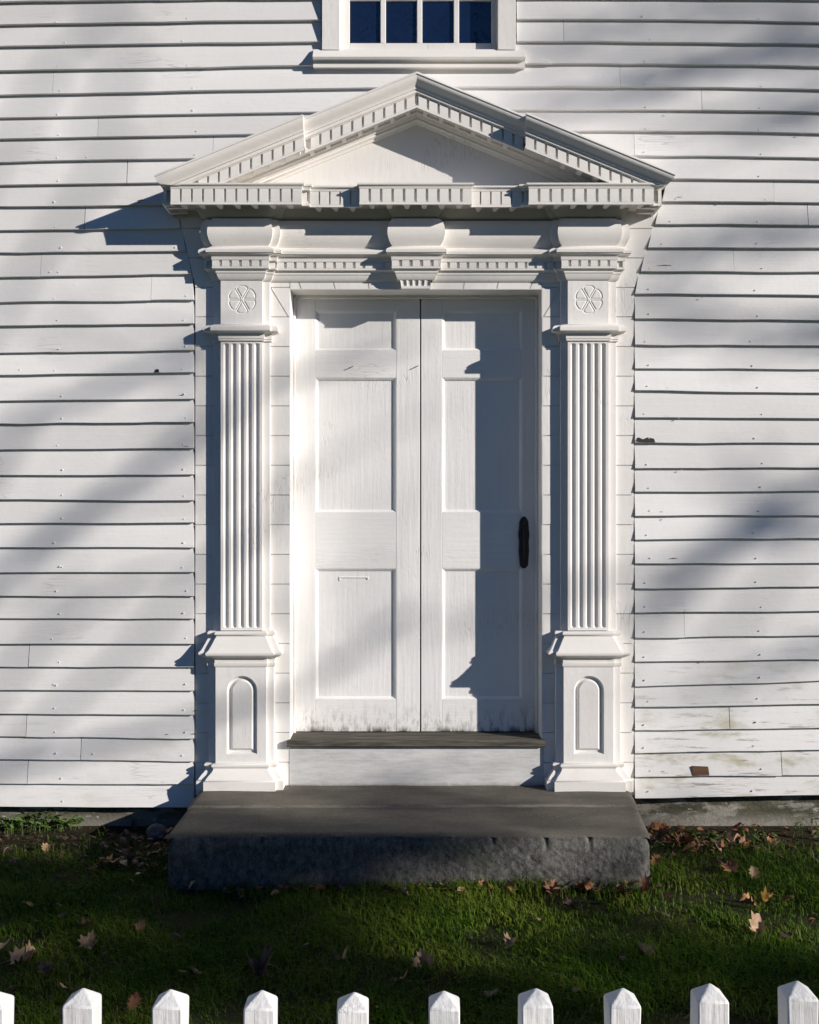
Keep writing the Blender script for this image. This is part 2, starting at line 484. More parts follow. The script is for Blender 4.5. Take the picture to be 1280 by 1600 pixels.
# ---- clapboards
LO = [7, 42.5, 76, 114, 152, 187, 220, 256, 292, 325, 362, 396.5, 435, 474, 510, 552.6, 587, 627, 663, 703, 743, 780.6, 817.5, 855, 894, 930.5, 966, 1005, 1040.8, 1077, 1113.5, 1149, 1184.5, 1222, 1258]
LI = [2.5, 37, 71, 109, 145, 181, 214, 250, 287, 322, 359, 394, 430, 470, 507, 548.7, 583, 624, 660, 701, 741.5, 782.5, 817, 855, 893.5, 930.5, 966, 1005, 1041.3, 1078, 1115.5, 1153, 1188, 1224, 1260]
RI = [1, 34, 69, 103, 139, 174.5, 207.5, 246, 282, 317, 352, 388.5, 425.5, 460.5, 499, 540, 577, 611, 653, 692.5, 732, 769, 806, 842.5, 880.5, 919, 956, 996, 1033, 1072, 1103.5, 1140.5, 1175, 1212, 1246]
RO = [3, 38, 73, 107.5, 143, 178, 211, 249, 284, 319, 354, 389.5, 427, 462.5, 502, 541, 578, 615, 654.5, 692.5, 731, 767, 805, 841, 879, 916, 954, 992, 1029.5, 1063, 1099, 1136, 1170, 1209.5, 1240]
def lip(i, u):
    if i < 0: return lip(0, u) + 35.5 * i
    u = max(-60.0, min(1340.0, u))
    xs = (0, 310, 985, 1280); ys = (LO[i], LI[i], RI[i], RO[i])
    if i >= 10:
        if u < 640: return ys[0] + (ys[1] - ys[0]) * u / 310
        return ys[2] + (ys[3] - ys[2]) * (u - 985) / 295
    r = 0
    for a in range(4):
        w = ys[a]
        for b in range(4):
            if b != a: w *= (u - xs[b]) / (xs[a] - xs[b])
        r += w
    return r
def xl_end(v): return 304.5 if v > 447 else 304.5 - 0.235 * (447 - v)
def xr_end(v): return 991 if v > 455 else 991 + 0.305 * (455 - v)
UL, UR = 640 - HX * S, 640 + HX * S
SEAMS = {4: [85, 968], 6: [155], 7: [334, 990], 8: [200], 10: [134, 1260], 12: [66, 1145], 13: [238], 28: [47], 31: [43, 1138], 32: [128], 33: [45, 1219], 5: [1095], 9: [1208], 27: [1068], 2: [880], 0: [250], 3: [1400], 15: [-120, 1500], 18: [-80], 20: [1420], 23: [-200], 25: [1390]}

def clapboard(i, u0, u1, e0=None, e1=None):
    """one board from u0 to u1; e0/e1 give the slanting end cuts beside the door surround"""
    r = random.Random(i * 977 + int(u0))
    L = abs(u1 - u0)
    n = max(4, min(22, int(L / 28)))
    pl = 0.0282 + r.uniform(-0.0014, 0.0014)
    pt = 0.0085
    mb = MB(); vs = []
    ph = r.uniform(0, 50)
    for k in range(n + 1):
        t = k / n
        row = []
        for which in ('lip', 'top'):
            v_guess = lip(i, u0 + (u1 - u0) * t) if which == 'lip' else lip(i - 1, u0 + (u1 - u0) * t)
            a = e0(v_guess) if e0 else u0
            b = e1(v_guess) if e1 else u1
            u = a + (b - a) * t
            if which == 'lip':
                v = lip(i, u) + 1.1 * noise.noise(Vector((u * 0.012, ph, 0))) + 0.65 * noise.noise(Vector((u * 0.045, ph, 9)))
                x, zl = fx(u), fz(v)
            else:
                v = lip(i - 1, u)
                xt, zt = fx(u), fz(v) + 0.03
        dp = 0.0016 * noise.noise(Vector((x * 1.9, ph, 4)))
        ex = zt - 0.03
        slope = (pl - pt) / max(0.03, ex - zl)
        ptop = max(0.001, pt - slope * 0.03)
        vs += [(x, -(pl + dp), zl + 0.0015), (x, -(pl + dp - 0.0018), zl), (x, -0.0005, zl), (xt, -ptop, zt), (xt, -0.0003, zt)]
    fs = []
    for k in range(n):
        a, b = k * 5, (k + 1) * 5
        fs += [(a, b, b + 3, a + 3), (a + 1, b + 1, b, a), (a + 2, b + 2, b + 1, a + 1), (a + 3, b + 3, b + 4, a + 4)]
    fs += [(0, 3, 4, 2, 1), tuple(n * 5 + q for q in (1, 2, 4, 3, 0))]
    mb.add(vs, fs)
    return part(mb, 'clapboard', M['board'])

for i in range(-19, 35):
    top = lip(i, 640)
    zz = fz(lip(i, 300))
    if fz(lip(i - 1, 300)) > HZ + 0.02: continue
    cuts = sorted(SEAMS.get(i, []))
    if i < -16: spans = [(UL, UR)]
    if fz(lip(i, 640)) < zt_win + 0.05 and i <= 3:
        c0, c1 = (503.5, 806) if i == 3 else (502, 807)
        spans = [(UL, c0), (c1, UR)]
    elif i <= 8: spans = [(UL, UR)]
    else: spans = [(UL, None), (None, UR)]
    if i < 0: cuts = [random.Random(i).choice([-150, 120, 380, 900, 1150, 1480])]
    for a, b in spans:
        lo = a if a is not None else 1000
        hi = b if b is not None else 300
        cs = [c for c in cuts if lo + 25 < c < hi - 25]
        pts = [a] + cs + [b]
        for k in range(len(pts) - 1):
            p0, p1 = pts[k], pts[k + 1]
            e0 = xr_end if p0 is None else None
            e1 = xl_end if p1 is None else None
            q0 = xr_end(lip(i, 985)) if p0 is None else p0 + ((0.9 if i in (28, 31, 32, 33, 8, 10) else 0.25) if k > 0 else 0)
            q1 = xl_end(lip(i, 310)) if p1 is None else p1 - (0.25 if k < len(pts) - 2 else 0)
            clapboard(i, q0, q1, e0, e1)

# painted-over nail heads
mb = MB()
def nail(u, v, p, r=0.0056):
    x, z = fx(u, p), fz(v, p)
    k = 7
    vs = [(x + r * math.cos(2 * math.pi * a / k), -p + 0.002, z + r * math.sin(2 * math.pi * a / k)) for a in range(k)]
    vs += [(x + .6 * r * math.cos(2 * math.pi * a / k), -p - 0.0040, z + .6 * r * math.sin(2 * math.pi * a / k)) for a in range(k)]
    mb.add(vs, [(a, (a + 1) % k, k + (a + 1) % k, k + a) for a in range(k)] + [tuple(range(k, 2 * k))])
for i in range(-10, 35):
    for u in (-170, 92, 297, 1010, 1185, 1460):
        u2 = u + random.gauss(0, 6)
        if 120 < u < 1100:
            if i >= 9 and u < 640: u2 = xl_end(lip(i, 300)) - random.uniform(11, 20)
            elif i >= 9: u2 = xr_end(lip(i, 985)) + random.uniform(14, 26)
            elif not (i > 3 and i < 8): pass
        v = lip(i, u2) - random.uniform(6, 9)
        nail(u2, v, 0.0262, random.uniform(.0032, .0050))
    if random.random() < .4: nail(random.choice([random.uniform(20, 240), random.uniform(1040, 1270)]), lip(i, 120) - 8, 0.0262, 0.003)
part(mb, 'nail_heads', M['board'], smooth=50)['kind'] = 'stuff'

# a square of bare wood where the paint and edge of a low board have gone, and two broken edges
mb = MB(); mb.poly([(fx(1080), fz(1210)), (fx(1106), fz(1209)), (fx(1104), fz(1196)), (fx(1080), fz(1195))], 0.01, 0.0315)
part(mb, 'bare_wood_patch', M['rawwood'])
mb = MB()
mb.poly([(fx(992), fz(690)), (fx(1003), fz(692)), (fx(1022), fz(692)), (fx(1020), fz(686)), (fx(1010), fz(684)), (fx(1003), fz(687)), (fx(996), fz(684))], 0.012, 0.0296)
mb.poly([(fx(243), fz(583)), (fx(251), fz(583)), (fx(250), fz(578)), (fx(246), fz(578))], 0.012, 0.0296)
part(mb, 'split_edge', M['iron'])
mb = MB(); rr0 = random.Random(11)
for q in range(16):
    i = rr0.choice([9, 12, 15, 17, 19, 21, 22, 24, 26, 29, 30, 31, 33]); left = rr0.random() < .5
    u = xl_end(lip(i, 300)) - rr0.uniform(2, 60) if left else xr_end(lip(i, 985)) + rr0.uniform(2, 60)
    v = lip(i, u) - rr0.uniform(2, 9); L = rr0.uniform(6, 26); h = rr0.uniform(.35, .7); e = rr0.uniform(-1.2, 1.2)
    mb.poly([(fx(u), fz(v)), (fx(u + L * .5), fz(v + e + h)), (fx(u + L), fz(v + e)), (fx(u + L * .5), fz(v + e - h))], 0.012, 0.0272)
part(mb, 'paint_split', M['rawwood'])['kind'] = 'stuff'

mb = MB()
mb.poly([(fx(822), fz(103)), (fx(832), fz(101)), (fx(838), fz(97.5)), (fx(846), fz(96)), (fx(856), fz(98)), (fx(862), fz(103.5))], 0.015, 0.034)
part(mb, 'lifted_splinter', M['board'], bevel=0.004)

# ---- flush rusticated boarding round the door, block by block
mb = MB()
for sgn in (0, 1):
    if sgn == 0: pts = [(fx(306), .16), (fx(453, F), .16), (fx(453, F), fz(322)), (fx(277), fz(322)), (fx(306), fz(447))]
    else: pts = [(fx(847, F), .16), (fx(990), .16), (fx(990), fz(455)), (fx(1029), fz(322)), (fx(847, F), fz(322))]
    mb.poly(pts, 0.0, F - 0.007)
mb.box(fx(453, F), fx(847, F), 0.0, F - 0.007, zt_door, fz(322))
part(mb, 'surround_backing', M['trim'])
ys = [322, 357, 403, 449, 495] + [495 + 46.4 * k for k in range(1, 17)]
ys[-1] = 1238
for side in (0, 1):
    for a, b in zip(ys, ys[1:]):
        g = 0.7
        if side == 0:
            o0, o1 = min(305.5, xl_end(a) + 1), min(305.5, xl_end(b) + 1); n0 = n1 = 452.5
            P = [(o1, b - g), (n1, b - g), (n0, a + g), (o0, a + g)]
        else:
            o0, o1 = max(990, xr_end(a) - 1), max(990, xr_end(b) - 1); n0 = n1 = 847.5
            P = [(n1, b - g), (o1, b - g), (o0, a + g), (n0, a + g)]
        mb = MB()
        if a == 449:
            if side == 0:
                Q = [[(o1, b - g), (449.5, b - g), (422, a + g), (o0, a + g)], [(451, b - g), (452.5, b - g), (452.5, a + g), (424, a + g)]]
            else:
                Q = [[(850.5, b - g), (o1, b - g), (o0, a + g), (877, a + g)], [(847.5, b - g), (849, b - g), (875, a + g), (847.5, a + g)]]
        else: Q = [P]
        for q in Q:
            m2 = MB(); m2.poly([(fx(u, F), fz(v, F)) for u, v in q], 0.0, F + random.uniform(-0.0006, 0.0006))
            part(m2, 'rusticated_block', M['trim'])
js = [453, 471, 524, 577, 628, 672, 724, 776, 828, 847]
for a, b in zip(js, js[1:]):
    m2 = MB()
    sk = lambda u: u + (u - 650) * 0.10
    ta = a if a == 453 else sk(a) ; tb = b if b == 847 else sk(b)
    m2.poly([(fx(a + .7, F), zt_door), (fx(b - .7, F), zt_door), (fx(tb - .7, F), fz(405)), (fx(ta + .7, F), fz(405))], 0.0, F)
    part(m2, 'lintel_block', M['trim'])

# ---- door opening lining
mb = MB()
DP = -0.150                           # face of the door leaves
mb.box(dx0 - 0.003, dx0 + 0.001, -0.21, F - 0.001, .16, zt_door - 0.001)
mb.box(dx1 - 0.001, dx1 + 0.003, -0.21, F - 0.001, .16, zt_door - 0.001)
mb.box(dx0 - 0.003, dx1 + 0.003, -0.21, F - 0.001, zt_door - 0.0012, zt_door + 0.003)
part(mb, 'door_lining', M['trim'])
mb = MB()
mb.box(dx0 + 0.001, dx0 + 0.0125, -0.20, DP + 0.02, .40, zt_door - 0.0012)
mb.box(dx1 - 0.0125, dx1 - 0.001, -0.20, DP + 0.02, .40, zt_door - 0.0012)
mb.box(dx0 + 0.0125, dx1 - 0.0125, -0.20, DP + 0.02, zt_door - 0.016, zt_door - 0.0012)
part(mb, 'door_stop', M['trim'], bevel=0.003)

# ---- door leaves
def dxp(u): return fx(u, DP)
def dzp(v): return fz(v, DP)
ROWS = [(485, 548), (590, 801), (888, 1093)]
def door_leaf(u0, u1, s0, s1, handle):
    # leaf core = back board (a thin sheet behind the frame)
    mb = MB(); mb.box(dxp(u0), dxp(u1), DP - 0.045, DP - 0.022, dzp(1143.5), dzp(461))
    leaf = part(mb, 'door_leaf', M['door'])
    for a, b in ((u0, s0), (s1, u1)):
        m2 = MB(); m2.box(dxp(a), dxp(b), DP - 0.022, DP, dzp(1143), dzp(461.5)); m2.build('stile', M['door'], leaf, bevel=0.0018)
    for a, b in ((461.5, 485), (548, 590), (801, 888), (1093, 1143)):
        m2 = MB(); m2.box(dxp(s0) + 0.0004, dxp(s1) - 0.0004, DP - 0.022, DP - 0.0009, dzp(b), dzp(a)); m2.build('rail', M['rail'], leaf, bevel=0.0015)
    for a, b in ROWS:
        x0, x1, z0, z1 = dxp(s0), dxp(s1), dzp(b), dzp(a)
        m2 = MB(); vs = []
        prof = [(0, -0.0015), (0.003, -0.002), (0.007, -0.006), (0.012, -0.0095), (0.0135, -0.0145)]
        for ins, d in prof:
            vs += [(x0 + ins, -(DP + d), z0 + ins), (x1 - ins, -(DP + d), z0 + ins), (x1 - ins, -(DP + d), z1 - ins), (x0 + ins, -(DP + d), z1 - ins)]
        fs = []
        for j in range(len(prof) - 1):
            for e in range(4):
                fs.append((j * 4 + e, j * 4 + (e + 1) % 4, (j + 1) * 4 + (e + 1) % 4, (j + 1) * 4 + e))
        q = (len(prof) - 1) * 4
        fs.append((q, q + 1, q + 2, q + 3))
        m2.add(vs, fs)
        m2.build('panel', M['door'], leaf, smooth=35)
    return leaf
leaf_l = door_leaf(459.5, 656.2, 493, 619, False)
leaf_r = door_leaf(658.2, 840, 691, 816, True)
# black iron latch plate
hp = []
hw = 8.2
for v, w in ((888, .25), (884, .75), (876, .85), (860, 1.0), (848, .92), (835, 1.05), (822, .9), (815, .85), (810, .55), (807, .2)):
    hp.append((v, w * hw))
pts = [(dxp(818.5 + w), dzp(v)) for v, w in hp] + [(dxp(818.5 - w), dzp(v)) for v, w in reversed(hp)]
mb = MB(); mb.poly(pts, DP - 0.001, DP + 0.009)
mb.build('door_handle', M['iron'], leaf_r, bevel=0.002)
mb = MB()
grip = [(dxp(818), -(DP + .006), dzp(872)), (dxp(818), -(DP + .03), dzp(865)), (dxp(818.5), -(DP + .036), dzp(848)), (dxp(818), -(DP + .03), dzp(830)), (dxp(818), -(DP + .006), dzp(822))]
mb.tube(grip, [.004, .0045, .005, .0045, .004], 7)
mb.build('door_grip', M['iron'], leaf_r, smooth=60)
# letter slot plate and two bent nails on the door
mb = MB()
PD = DP - 0.0145
def bx(u0, u1, v0, v1, a, b): mb.box(fx(u0, PD), fx(u1, PD), a, b, fz(v1, PD), fz(v0, PD))
bx(530, 576, 901, 903, PD - .002, PD + .004); 
bx(530, 532.5, 903, 907, PD - .002, PD + .004); bx(574, 576, 903, 905.5, PD - .002, PD + .004)
mb.build('letter_slot', M['door'], leaf_l, bevel=0.001)
for u, v, lf in ((548, 574, leaf_l), (650, 573, leaf_l)):
    mb = MB(); mb.tube([(dxp(u - 4), -(DP - .004), dzp(v + 2)), (dxp(u - 3), -(DP + .012), dzp(v + 2)), (dxp(u + 4), -(DP + .016), dzp(v - 1))], [.0022, .0022, .0016], 6)
    mb.build('bent_nail', M['iron'], lf, smooth=60)

# ---- threshold and riser
mb = MB()
zt = fz(1157, 0.045)
n = 30
vs = []; fs = []
prof = [(-0.19, zt + 0.002), (0.0, zt), (0.040, zt - 0.001), (0.046, zt - 0.006), (0.046, zt - 0.028), (0.040, zt - 0.033), (-0.02, zt - 0.033)]
X0, X1 = fx(448, .045), fx(852, .045)
for k in range(n + 1):
    t = k / n
    for q, z in prof:
        x = X0 + (X1 - X0) * t
        if q < 0.02: x = max(dx0 + .0015, min(dx1 - .0015, x))
        w = 0.003 * noise.noise(Vector((x * 6, q * 20, 2)))
        vs.append((x, -(q + (w if q > 0.02 else 0)), z + w * 0.7))
m = len(prof)
for k in range(n):
    for j in range(m - 1): fs.append((k * m + j, k * m + j + 1, (k + 1) * m + j + 1, (k + 1) * m + j))
fs = [f[::-1] for f in fs]
fs += [tuple(range(m)), tuple(n * m + j for j in range(m - 1, -1, -1))]
mb.add(vs, fs)
part(mb, 'threshold', M['thresh'], smooth=40)
mb = MB(); mb.box(fx(452, .02), fx(850, .02), -0.15, 0.0195, 0.17, zt - 0.034)
part(mb, 'riser_board', M['riser'], bevel=0.002)

# ---- pilasters
def plan(f0, f1, b0, b1, a, b, base=F):
    X = lambda u, p: fx(u, p)
    return [(X(b0, b), base), (X(b0, b), b), (X(f0, b), b), (X(f0, a), a), (X(f1, a), a), (X(f1, b), b), (X(b1, b), b), (X(b1, b), base)]
def sq(path):   # keep the break lines square to the wall
    p = [list(q) for q in path]
    p[2][0] = p[3][0]; p[5][0] = p[4][0]
    return [tuple(q) for q in p]

def prof(pts, a): return [(q, fz(v, a + q)) for v, q in pts]

def pilaster(f0, f1, b0, b1, d0, d1, e0, e1, ax0, ax1):
    # fluted shaft
    x0, x1 = fx(f0, A), fx(f1, A)
    za, zb = fz(985, A), fz(533, A)
    nfl, fil = 5, 0.011
    fw = (x1 - x0 - 0.026 - (nfl - 1) * fil) / nfl
    us = [x0]
    cs = []
    for k in range(nfl):
        s = x0 + 0.013 + k * (fw + fil)
        cs.append(s + fw / 2)
        us += [s - 0.0002] + [s + fw * j / 8 for j in range(9)] + [s + fw + 0.0002]
    us.append(x1)
    r = fw / 2
    lo, hi = za + 0.012, zb - 0.010
    zs = [za] + [lo + r * (1 - math.cos(a * math.pi / 2 / 7)) for a in range(0, 8)]
    zs += list(np.linspace(lo + r, hi - r, 8))[1:-1]
    zs += [hi - r + r * math.sin(a * math.pi / 2 / 7) for a in range(0, 8)] + [zb]
    def dep(x, z):
        for c in cs:
            if abs(x - c) <= r + 1e-6:
                dz = 0
                if z < lo + r: dz = (lo + r - z)
                if z > hi - r: dz = (z - hi + r)
                rr = math.hypot(x - c, dz)
                if rr >= r: return 0
                return 0.85 * math.sqrt(max(0, r * r - rr * rr))
        return 0
    mb = MB()
    vs = [(x, -(A - dep(x, z)), z) for z in zs for x in us]
    n = len(us)
    fs = [(j * n + i, j * n + i + 1, (j + 1) * n + i + 1, (j + 1) * n + i) for j in range(len(zs) - 1) for i in range(n - 1)]
    mb.add(vs, fs)
    for x in (x0, x1):
        vv = [(x, -A, za), (x, -B, za), (x, -B, zb), (x, -A, zb)]
        mb.add(vv, [(0, 3, 2, 1)] if x == x0 else [(0, 1, 2, 3)])
    pil = part(mb, 'pilaster', M['trim'], smooth=38)
    # back layer
    mb = MB(); mb.box(fx(b0, B), fx(b1, B), F - .005, B, fz(1240, B), fz(436, B)); mb.build('backing_board', M['trim'], pil, bevel=0.0015)
    path = sq(plan(f0, f1, b0, b1, A, B))
    # capital
    mb = MB(); sweep(mb, path, prof([(533.5, -.002), (533, .005), (532, .008), (530.5, .008), (529.3, .005), (529, .010), (521.5, .010), (521, .013), (519.5, .018), (517.5, .030), (516.5, .038), (516.2, .042), (511, .043), (508.5, .038), (507, .028), (506, -.002)], A))
    mb.build('capital', M['mould'], pil, smooth=40)
    # rosette block as a carved face
    bx0, bx1, bz0, bz1 = x0, x1, fz(508, A), fz(436, A)
    cx, cz, R = (x0 + x1) / 2 + 0.003, fz(468, A), 22 / S * .985
    nn = 74; mm = 82
    vs = []
    for j in range(mm + 1):
        for i in range(nn + 1):
            x = bx0 + (bx1 - bx0) * i / nn; z = bz0 + (bz1 - bz0) * j / mm
            dx, dz = x - cx, z - cz
            rr = math.hypot(dx, dz); th = math.atan2(dz, dx)
            h = 0
            if rr < R * 1.12:
                sect = ((th / (math.pi / 3)) % 1.0) - 0.5          # -0.5..0.5 inside a petal
                pc = math.floor(th / (math.pi / 3)) + 0.5
                px_, pz_ = cx + 0.60 * R * math.cos(pc * math.pi / 3), cz + 0.60 * R * math.sin(pc * math.pi / 3)
                # teardrop petal distance: wedge near the centre, round end outside
                dl = rr * math.sin((0.5 - abs(sect)) * math.pi / 3)
                along = rr * math.cos(sect * math.pi / 3)
                de = R - rr
                if along > 0.62 * R:
                    de = min(de, 0.50 * R - math.hypot(x - cx - 0.52 * R * math.cos(pc * math.pi / 3), z - cz - 0.52 * R * math.sin(pc * math.pi / 3)) * 0.98)
                ins = min(dl - 0.035 * R, de)
                w = 0.0032
                if ins > -w:
                    g = max(0, 1 - abs(ins - 0.002) / w)
                    h = -0.0042 * g
            vs.append((x, -(A + h), z))
    n = nn + 1
    mb = MB(); mb.add(vs, [(j * n + i, j * n + i + 1, (j + 1) * n + i + 1, (j + 1) * n + i) for j in range(mm) for i in range(nn)])
    for x in (bx0, bx1):
        vv = [(x, -A, bz0), (x, -B, bz0), (x, -B, bz1), (x, -A, bz1)]
        mb.add(vv, [(0, 3, 2, 1)] if x == bx0 else [(0, 1, 2, 3)])
    mb.build('rosette_block', M['trim'], pil, smooth=50)
    # pedestal: cap, die with arched panel, plinth
    A2, B2 = A + 0.018, B + 0.018
    dpath = sq(plan(d0, d1, e0, e1, A2, B2))
    mb = MB(); sweep(mb, dpath, prof([(1042, -.002), (1042, .003), (1040.5, .006), (1036, .006), (1035.5, .003), (1033.5, .004), (1033, .0035), (1029, .008), (1026.5, .030), (1025.3, .038), (1023, .042), (1020.5, .041), (1018.7, .035), (1017, .030), (1012, .022), (1005, .012), (998, .002), (995, -.003), (993.8, -.003), (993.4, .001), (991.5, .005), (989, .0045), (987, .000), (986.4, -.008), (985.5, -.03)], A2))
    mb.build('pedestal_cap', M['mould'], pil, smooth=40)
    mb = MB(); sweep(mb, dpath, prof([(1240, .050), (1222.5, .050), (1221.5, .045), (1219, .041), (1214, .032), (1208, .018), (1204, .011), (1201, .009), (1200, .012), (1198, .0175), (1195.5, .017), (1193.6, .011), (1193, .003), (1192, -.002)], A2))
    mb.build('plinth', M['mould'], pil, smooth=40)
    # die
    X0, X1, Z0, Z1 = dpath[3][0], dpath[4][0], fz(1198, A2), fz(1036, A2)
    ox0, ox1, ozb = fx(ax0, A2), fx(ax1, A2), fz(1178.5, A2)
    rad = (ox1 - ox0) / 2; occ = (ox0 + ox1) / 2; ozs = fz(1056, A2) - rad
    c1 = math.atan2(Z1 - ozs, X1 - occ); c2 = math.atan2(Z1 - ozs, X0 - occ)
    angs = sorted(set([math.pi * k / 20 for k in range(21)] + [c1, c2]))
    def loop(ins, d):
        out = []
        for k in range(4): out.append((ox1 - ins, -(A2 + d), ozb + ins + (ozs - ozb - ins) * k / 4))
        for a in angs: out.append((occ + (rad - ins) * math.cos(a), -(A2 + d), ozs + (rad - ins) * math.sin(a)))
        for k in range(1, 5): out.append((ox0 + ins, -(A2 + d), ozs + (ozb + ins - ozs) * k / 4))
        return out
    def rect():
        out = []
        for k in range(4): out.append((X1, -A2, Z0 + (ozs - Z0) * k / 4))
        for a in angs:
            c, s = math.cos(a), math.sin(a)
            t = min((X1 - occ) / c if c > 1e-6 else 9, (X0 - occ) / c if c < -1e-6 else 9, (Z1 - ozs) / s if s > 1e-6 else 9)
            out.append((occ + c * t, -A2, ozs + s * t))
        for k in range(1, 5): out.append((X0, -A2, ozs + (Z0 - ozs) * k / 4))
        return out
    loops = [rect(), loop(0, 0), loop(.0025, -.004), loop(.006, -.014), loop(.011, -.0175), loop(.015, -.0175), loop(.027, -.006)]
    n = len(loops[0])
    vs = [q for lp in loops for q in lp]
    fs = []
    for j in range(len(loops) - 1):
        for k in range(n): fs.append((j * n + k, j * n + (k + 1) % n, (j + 1) * n + (k + 1) % n, (j + 1) * n + k))
    q = (len(loops) - 1) * n
    die = MB(); die.add(vs[:2 * n], [f for f in fs if max(f) < 2 * n])
    for x in (X0, X1):
        vv = [(x, -A2, Z0), (x, -B2 + .001, Z0), (x, -B2 + .001, Z1), (x, -A2, Z1)]
        die.add(vv, [(0, 3, 2, 1)] if x == X0 else [(0, 1, 2, 3)])
    die.box(dpath[0][0], dpath[7][0], F - .004, B2, fz(1238, B2), Z1)
    die.build('pedestal_die', M['trim'], pil)
    pan = MB(); pan.add(vs[n:], [tuple(i - n for i in f) for f in fs if min(f) >= n] + [tuple(range(q - n, q))])
    pan.build('arched_panel', M['trim'], pil, smooth=35)
    return pil
pilaster(345, 410, 333.5, 422, 337, 416, 326, 428, 354.5, 402)
pilaster(887.5, 951, 876, 963, 881, 958.5, 869, 969, 897, 944)

# ---- entablature
pl = sq(plan(345, 410, 333.5, 422, A, B)); pr = sq(plan(887.5, 951, 876, 963, A, B))
k0, k1 = fx(624, A), fx(677, A)
ent_path = [(pl[0][0], F - .004)] + pl[1:] + [(k0, F), (k0, A), (k1, A), (k1, F)] + pr[:-1] + [(pr[-1][0], F - .004)]
zl_, zd0, zd1, zc_ = 2.979, 2.990, 3.053, 3.078
zs_ = zl_ + 0.024
QC = 0.165
WX = 0.042                             # the cornice breaks are wider than the pilasters below
cor_path = [(pl[0][0] - WX, F - .004)] + [(x - WX, p) for x, p in pl[1:4]] + [(x + WX, p) for x, p in pl[4:]] + [(k0 - .02, F), (k0 - .02, A), (k1 + .012, A), (k1 + .012, F)] + [(x - WX, p) for x, p in pr[:4]] + [(x + .018, p) for x, p in pr[4:-1]] + [(pr[-1][0] + .018, F - .004)]
cor = MB(); sweep(cor, cor_path, [(-.008, fz(341.5, A + .036)), (.0, fz(341, A + .04)), (.002, fz(337.5, A + .04)), (.010, fz(336, A + .05)), (.014, 2.962), (.022, 2.975), (.040, zs_), (QC - .010, zs_), (QC - .009, zl_), (QC, zl_), (QC, zd0), (QC - .016, zd0 + .0005), (QC - .016, zd1 - .0005), (QC, zd1), (QC + .001, zd1 + .008), (QC + .006, zd1 + .014), (QC + .010, zd1 + .016), (QC + .011, zc_ - .001), (QC + .008, zc_), (.0, zc_ + .006)])
ent = part(cor, 'entablature', M['mould'], smooth=40)
mb = MB(); fr = []
for k in range(11):
    t = k / 10
    fr.append((fz(384 - 43 * t, A + .04), .033 + .023 * math.sin(math.pi * min(1, t * 1.0)) ** 0.75))
sweep(mb, ent_path, [(q, z) for z, q in fr])
mb.build('bulging_frieze', M['mould'], ent, smooth=50)
mb = MB(); sweep(mb, ent_path, prof([(438, -.004), (437.5, .004), (436, .008), (433, .012), (429, .016), (426.5, .0175), (426, .021), (423.5, .021), (422.8, .023), (421, .026), (419.5, .031), (419, .036), (416.2, .036), (416, .0255), (406.5, .0255), (406.3, .036), (405.5, .038), (401.5, .038), (400, .040), (397.5, .046), (395, .056), (394, .058), (393.6, .062), (389.5, .0625), (388, .058), (384, .033), (383.5, .025)], A))
mb.build('architrave_moulding', M['mould'], ent, smooth=40)
lay_blocks(ent_path, .0245, .0352, fz(416.1, A + .036) + .0006, fz(406.6, A + .036) + .0004, .0335, .0470, 'small_dentil', M['mould'], ent)
lay_blocks(cor_path, QC - .017, QC - .001, zd0 + .001, zd1 - .001, .0415, .0535, 'dentil', M['mould'], ent)
lay_blocks(cor_path, QC - .088, QC - .0105, zl_ + .002, zs_ + .001, .034, .0815, 'mutule', M['mould'], ent, inset=0.03, taper=0.0, back=0.45)
# little fluted drop under the middle block
mb = MB()
xa, xb = fx(627, A), fx(672, A)
z0, z1, z2 = fz(450.5, A), fz(446.5, A), fz(438, A)
mb.box(xa, xb, F - .002, A - .004, z0, z1)
n = 5
w = (xb - xa) / n
vs = []; fs = []
for k in range(n):
    for j in range(5):
        a = j / 4
        off = math.sin(math.pi * a) * 0.006
        x = xa + w * (k + a)
        vs += [(x, -(A - .006 - off), z1), (x + (x - (xa + xb) / 2) * .06, -(A + .006 - off), z2)]
m = len(vs) // 2
fs = [(2 * i, 2 * i + 2, 2 * i + 3, 2 * i + 1) for i in range(m - 1)]
mb.add(vs, fs)
for x, rev in ((xa, False), (xb, True)):
    xt = x + (x - (xa + xb) / 2) * .06
    q = [(x, -F, z1), (x, -(A - .006), z1), (xt, -(A + .006), z2), (xt, -F, z2)]
    mb.add(q, [(0, 1, 2, 3)] if not rev else [(3, 2, 1, 0)])
mb.build('fluted_drop', M['mould'], ent, smooth=50)

# ---- pediment
AX = fx(651.5, .232)
ZA = fz(111.5, .232)
SL = 0.409
PF = A + QC                            # front of the dentil course over the pilasters
PB = F + QC
def ztop(x): return ZA - SL * abs(x - AX)
mb = MB()
TP = 0.034
zb_ = zc_ + .0
half = (ZA - 0.175 - zb_) / SL
mb.poly([(AX - half - .12, zb_), (AX + half + .12, zb_), (AX, zb_ + (half + .12) * SL)], 0.0, TP)
ped = part(mb, 'pediment', M['trim'])
U = 1 / 333.0
